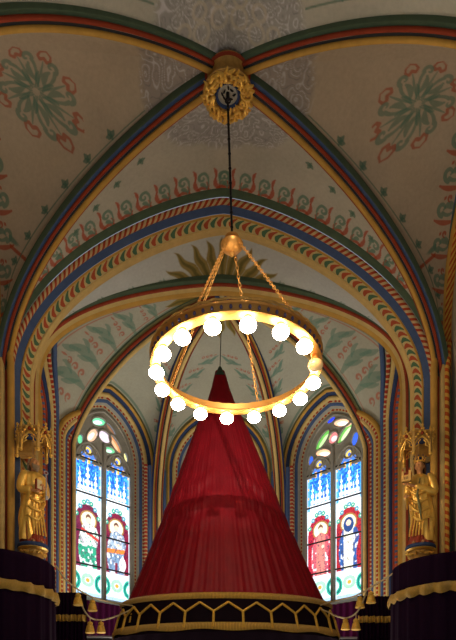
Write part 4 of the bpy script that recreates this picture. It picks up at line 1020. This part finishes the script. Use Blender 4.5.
def statue(s, kind, loc, rz, label):
    root = empty('statue', loc, rz); tag(root, label, 'statue'); Hh = 1.27
    # robe: contrapposto lathe with deep vertical folds
    def sway(z): return 0.03*math.sin(z/Hh*2*PI)*s
    Z = [0, .03, .2, .45, .62, .75, .88, .98, 1.03, 1.06]; RX = [.165, .17, .15, .150, .140, .132, .148, .152, .11, .05]; RY = [.13, .135, .12, .12, .108, .10, .108, .098, .07, .045]
    mb = MB(); rows = []
    for z in np.linspace(0, 1.06, 60):
        row = []; k0 = max(0.0, 1-z/0.95)
        for k in range(96):
            a = 2*PI*k/96; f = (0.10*math.sin(11*a+2*math.sin(2*a)+z*1.5)+0.05*math.sin(23*a))*k0**0.7+0.02*math.sin(15*a+9*z)
            row.append((sway(z)+np.interp(z, Z, RX)*(1+f)*math.cos(a), np.interp(z, Z, RY)*(1+f)*math.sin(a), z))
        rows.append(row)
    mb.grid(rows, 'robe_red_paint' if True else '', closed=True); robe = mb.build('robe', root); robe['label'] = 'red and gold under-robe'
    # mantle wrapped over the shoulders, its hem rising in a diagonal
    mb = MB(); rows = []; n = 110
    for i in range(60):
        t = i/59; row = []
        for k in range(n):
            a = 2*PI*k/n; front = math.cos(a+PI/2+0.9*s)          # opening over one leg
            hem = 0.035+0.40*max(0, front)**1.5; z = 1.055-t*(1.055-hem)
            dr = 1.06+0.10*t+0.085*math.sin(6*a-s*z*7+math.sin(3*a))*(0.3+0.7*t)+0.03*math.sin(13*a+z*9*s)+0.06*math.exp(-((z-0.8)/0.2)**2)
            if 0.50 < z < 0.86: dr += 0.13*math.exp(-((z-0.68)/0.08)**2)*max(0, math.cos(a+PI/2))
            row.append((sway(z)+np.interp(z, Z, RX)*dr*math.cos(a), np.interp(z, Z, RY)*dr*math.sin(a), z))
        rows.append(row)
    mb.grid(rows, 'gilding', closed=True)
    # thick roll folds hanging across the front
    for j in range(4):
        z0 = 0.90-0.13*j; pts = [(sway(z0)+s*(-0.150+0.30*t), -0.085-0.075*math.sin(PI*t), z0-0.20*math.sin(PI*min(1, t*1.1))*0.55-0.14*t) for t in np.linspace(0, 1, 12)]
        mb.tube(pts, [0.004]+[0.020]*10+[0.004], 'gilding', 8)
    for j in range(5):
        x0 = -s*(0.10-0.035*j); mb.tube([(x0+sway(0.5), -0.125, 0.62), (x0*1.15+sway(0.3), -0.145, 0.36), (x0*1.3, -0.14, 0.12)], [0.008, 0.016, 0.012], 'gilding', 6)
    mb.build('mantle', root)
    # body: head, neck, forearms and hands as one skin
    mb = MB(); hx = sway(1.1)+0.012*s; m = 'skin_paint'; hz = 1.165
    mb.tube([(sway(1.0), 0, 0.98), (hx, -0.005, 1.06), (hx, -0.012, 1.12)], [0.06, 0.042, 0.042], m, 14)
    mb.ball((hx, -0.012, hz+0.012), 0.068, m, 22, 16, (0.92, 1.08, 1.1)); mb.ball((hx, -0.040, hz-0.038), 0.042, m, 16, 10, (0.95, 0.9, 0.95))
    mb.tube([(hx, -0.082, hz+0.018), (hx, -0.100, hz-0.008), (hx, -0.084, hz-0.016)], [0.007, 0.012, 0.010], m, 8)
    for q in (-1, 1):
        mb.ball((hx+q*0.064, -0.005, hz), 0.016, m, 8, 6, (0.5, 1, 1.4)); mb.tube([(hx+q*0.008, -0.080, hz+0.026), (hx+q*0.026, -0.083, hz+0.032), (hx+q*0.045, -0.070, hz+0.022)], 0.007, m, 6)
        mb.ball((hx+q*0.030, -0.068, hz-0.014), 0.018, m, 10, 6)
        mb.ball((hx+q*0.025, -0.074, hz+0.010), 0.010, m, 8, 6)
    mb.tube([(hx-0.02, -0.078, hz-0.040), (hx, -0.086, hz-0.038), (hx+0.02, -0.078, hz-0.040)], 0.006, m, 6)
    if kind == 'beard': HR, HL = (0.05, -0.20, 0.80), (-0.07, -0.19, 0.72)
    else: HR, HL = (-0.12, -0.21, 0.86), (-0.16, -0.20, 0.70)
    el = {1: (0.19, -0.02, 0.76), -1: (-0.19, -0.02, 0.76)}
    for q, h in ((1, HR), (-1, HL)):
        e3 = np.array(el[q]); h3 = np.array(h); mb.tube([e3, e3*0.45+h3*0.55, h3], [0.030, 0.026, 0.018], m, 10)
        hand(mb, h3, (h3-e3)+np.array([0, -0.02, 0.0]), (0, -0.4, 1), m, 1.1)
    body = mb.build('body', root); remesh(body, 0.006, 2)
    mb = MB()                                                       # sleeves
    for q, h in ((1, HR), (-1, HL)):
        e3 = np.array(el[q]); h3 = np.array(h); sh = np.array([q*0.135, 0.0, 0.985])
        mb.tube(smooth_path([sh-np.array([q*0.03, 0, -0.01]), sh, (sh+e3)/2+np.array([q*0.02, 0, 0]), e3, e3*0.6+h3*0.4, e3*0.25+h3*0.75], 24), list(np.interp(np.linspace(0, 1, 24), [0, .2, .5, .7, .95, 1], [.045, .062, .060, .056, .052, .036])), 'gilding', 16)
        c = e3*0.45+h3*0.55; mb.tube([c+np.array([0, 0, -0.0]), c+np.array([0, 0.02, -0.10]), c+np.array([0, 0.03, -0.19])], [0.05, 0.036, 0.012], 'gilding', 10, flat=0.5)
    mb.build('sleeves', root)
    mb = MB(); hm = 'grey_hair_paint' if kind == 'beard' else 'brown_hair_paint'
    for k in range(34):                                             # locks over the skull
        a = PI*(-0.02)+(k/33)*PI*1.04; d = np.array([math.cos(a)*0.068, 0.03+0.05*math.sin(a), 0]); c0 = np.array([hx, -0.012, hz+0.012])
        mb.tube([c0+np.array([d[0]*0.2, 0.01, 0.078]), c0+np.array([d[0]*0.95, d[1]*0.9, 0.045]), c0+np.array([d[0]*1.08, d[1]*1.02, -0.01]), c0+np.array([d[0]*1.1+0.004*math.sin(k*3), d[1]*0.98+0.01, -0.06-(0.02 if kind == 'beard' else 0.05)])], [0.012, 0.015, 0.015, 0.008], hm, 6)
    if kind == 'beard':
        for k in range(15):
            x = (k-7)/7; mb.tube([(hx+x*0.050, -0.062-0.014*(1-x*x), hz-0.028+0.02*x*x), (hx+x*0.046, -0.078-0.02*(1-x*x), hz-0.07), (hx+x*0.024, -0.080-0.02*(1-x*x), hz-0.135+0.035*abs(x))], [0.010, 0.013, 0.005], hm, 6)
        for q in (-1, 1): mb.tube([(hx, -0.092, hz-0.030), (hx+q*0.022, -0.086, hz-0.036), (hx+q*0.040, -0.074, hz-0.055)], [0.007, 0.009, 0.004], hm, 6)
    mb.build('hair', root)
    # feet under the hem
    mb = MB()
    for q in (-1, 1): mb.tube([(q*0.055, -0.08, 0.025), (q*0.065, -0.14, 0.022), (q*0.070, -0.175, 0.014)], [0.028, 0.026, 0.014], 'skin_paint', 10)
    mb.build('feet', root)
    if kind == 'beard':
        mb = MB(); mb.box((-0.03, -0.225, 0.80), (0.10, 0.035, 0.14), 'robe_red_paint', 0.25); mb.box((-0.028, -0.228, 0.80), (0.086, 0.042, 0.128), 'cream_paint', 0.25); mb.build('book', root, smooth=False)
        mb = MB(); mb.tube([(0.09, -0.22, 0.62), (0.085, -0.235, 0.88), (0.08, -0.235, 0.98)], 0.010, 'pale_rail', 8)
        mb.tube([(0.08+0.03*math.cos(t), -0.235, 1.0+0.025*math.sin(t)) for t in np.linspace(0, 2*PI, 12)[:-1]], 0.007, 'pale_rail', 6, closed=True); mb.box((0.10, -0.222, 0.65), (0.045, 0.012, 0.05), 'pale_rail'); mb.build('key', root)
    else:
        mb = MB(); cz = hz+0.065                                     # tall crown
        mb.lathe([(0.066, 0.0), (0.072, 0.004), (0.072, 0.022), (0.067, 0.026)], (hx, -0.012, cz-0.01), 'gilding', 24, cap=False)
        for k in range(8):
            a = 2*PI*k/8; p = np.array([hx+0.070*math.cos(a), -0.012+0.070*math.sin(a), cz+0.01]); mb.tube([p, p+np.array([0.012*math.cos(a), 0.012*math.sin(a), 0.035]), p+np.array([0.018*math.cos(a), 0.018*math.sin(a), 0.06])], [0.012, 0.008, 0.003], 'gilding', 6); mb.ball(p+np.array([0.018*math.cos(a), 0.018*math.sin(a), 0.062]), 0.010, 'deep_blue_paint', 8, 6)
        mb.lathe([(0.062, 0.0), (0.058, 0.04), (0.03, 0.07), (0.001, 0.078)], (hx, -0.012, cz), 'deep_blue_paint', 18, cap=False); mb.build('crown', root)
        mb = MB(); c = (-0.14, -0.255, 0.885)                       # small church held on the arm
        mb.box((c[0], c[1], c[2]+0.045), (0.13, 0.065, 0.09), 'old_gilding'); mb.add([(c[0]-0.07, c[1]-0.037, c[2]+0.09), (c[0]+0.07, c[1]-0.037, c[2]+0.09), (c[0]+0.07, c[1]+0.037, c[2]+0.09), (c[0]-0.07, c[1]+0.037, c[2]+0.09), (c[0]-0.07, c[1], c[2]+0.14), (c[0]+0.07, c[1], c[2]+0.14)], [(0, 1, 5, 4), (2, 3, 4, 5), (1, 2, 5), (3, 0, 4)], 'robe_red_paint')
        for q in (-1, 1):
            mb.box((c[0]+q*0.05-0.0, c[1]-0.02, c[2]+0.075), (0.034, 0.034, 0.15), 'old_gilding'); mb.box((c[0]+q*0.05, c[1]-0.02, c[2]+0.175), (0.034, 0.034, 0.05), 'robe_red_paint', taper=0.05)
        for k in range(3): mb.box((c[0]-0.02+0.02*k, c[1]-0.034, c[2]+0.045), (0.008, 0.004, 0.04), 'lead')
        mb.build('model_church', root, smooth=False)
        mb = MB(); mb.tube([(0.02, -0.125, 0.95), (-0.01, -0.175, 0.72), (0.03, -0.185, 0.5), (0.05, -0.18, 0.33)], [0.008, 0.016, 0.020, 0.006], 'olive_paint', 8); mb.build('mantle_lining', root)
    return root
def corbel(loc, s, label):
    root = empty('corbel', loc); tag(root, label, 'corbel')
    mb = MB(); mb.lathe([(0.001, 0.0), (0.20, 0.0), (0.215, -0.015), (0.22, -0.045), (0.205, -0.065), (0.18, -0.07)], (0, 0, 0), 'deep_blue_paint', 8*4, cap=False); mb.lathe([(0.208, -0.062), (0.215, -0.072), (0.2, -0.085), (0.175, -0.09)], (0, 0, 0), 'gilding', 32, cap=False); mb.build('plinth', root)
    mb = MB(); mb.lathe([(0.17, -0.085), (0.165, -0.14), (0.13, -0.22), (0.09, -0.30), (0.05, -0.38), (0.001, -0.42)], (0, 0, 0), 'old_gilding', 24, cap=False); leaf_ring(mb, 0.165, 0.05, 14, (0, 0, -0.12), 'gilding', 4); leaf_ring(mb, 0.13, 0.045, 11, (0, 0, -0.20), 'gilding', 6); mb.build('leaf_capital', root)
    mb = MB(); mb.box((s*0.16, 0.16, -0.12), (0.22, 0.22, 0.16), 'grey_stone'); mb.build('wall_block', root, smooth=False)
def canopy(loc, s, label):
    root = empty('statue_canopy', loc); tag(root, label, 'canopy'); mb = MB(); R = 0.245; Hc = 0.36
    cor = [(R*math.cos(2*PI*k/6), R*math.sin(2*PI*k/6)) for k in range(6)]
    mb.lathe([(0.001, Hc), (R*0.9, Hc), (R*1.06, Hc-0.02), (R*1.06, Hc-0.045), (R*0.95, Hc-0.06), (R*0.93, Hc-0.13), (R*0.6, Hc-0.10), (0.001, Hc-0.06)], (0, 0, 0), 'old_gilding', 6, cap=False); mb.build('top_slab', root, smooth=False)
    mb = MB(); mb.lathe([(R*0.88, Hc-0.08), (R*0.7, Hc-0.1), (0.001, Hc-0.09)], (0, 0, 0), 'deep_blue_paint', 6, cap=False); mb.build('vaulted_underside', root, smooth=False)
    for k in range(6):
        p0, p1 = np.array(cor[k]), np.array(cor[(k+1) % 6]); e = p1-p0; wd = np.linalg.norm(e); e /= wd; m0 = (p0+p1)/2; nn = m0/np.linalg.norm(m0)
        mb = MB()
        def q(a, z, o=0.0): c = m0+e*a+nn*o; return (c[0], c[1], z)
        w2 = wd/2-0.012
        mb.tube([q(-w2, 0.03), q(-w2, 0.12), q(-w2*0.7, 0.19), q(0, 0.255), q(w2*0.7, 0.19), q(w2, 0.12), q(w2, 0.03)], 0.014, 'gilding', 6)
        for sg in (-1, 1): mb.tube([q(sg*w2*0.95, 0.10), q(sg*w2*0.45, 0.125), q(sg*w2*0.5, 0.165), q(sg*w2*0.2, 0.20)], 0.010, 'gilding', 6)
        for sg in (-1, 1):
            mb.tube([q(sg*w2, 0.19, 0.012), q(0, 0.36, 0.02)], 0.011, 'old_gilding', 6)
            for t in (0.15, 0.4, 0.65, 0.9): mb.ball(q(sg*w2*(1-t), 0.20+0.17*t, 0.025), 0.019, 'gilding', 8, 6)
        mb.tube([q(0, 0.34, 0.02), q(0, 0.43, 0.02)], [0.014, 0.004], 'gilding', 6); mb.ball(q(0, 0.405, 0.02), 0.02, 'gilding', 8, 6); mb.ball(q(0, 0.295, 0.008), 0.025, 'red_paint', 10, 6)
        mb.build('gable', root)
        mb = MB(); c = cor[k]; mb.box((c[0], c[1], 0.17), (0.035, 0.035, 0.30), 'old_gilding', 2*PI*k/6); mb.box((c[0], c[1], 0.37), (0.04, 0.04, 0.10), 'gilding', 2*PI*k/6, taper=0.1); mb.ball((c[0], c[1], 0.005), 0.028, 'gilding', 10, 6); mb.build('pinnacle', root)
    mb = MB(); mb.box((s*0.16, 0.16, 0.2), (0.22, 0.2, 0.25), 'old_gilding'); mb.build('wall_block', root, smooth=False)
sD = 8.78
lb = P(33, 545, sD); rb = P(420.5, 546, sD)
statue(-1, 'beard', tuple(lb), 0.75, 'gilded statue of a bearded man in flowing mantle, on the left pier')
statue(1, 'crown', tuple(rb), -0.55, 'gilded statue of a crowned figure holding a small church, on the right pier')
corbel(tuple(lb), -1, 'blue and gold corbel under the bearded statue'); corbel(tuple(rb), 1, 'blue and gold corbel under the crowned statue')
cl = P(34, 456, sD); cr = P(417, 460, sD)
canopy(tuple(cl), -1, 'gilded gothic canopy with gables over the bearded statue'); canopy(tuple(cr), 1, 'gilded gothic canopy with gables over the crowned statue')
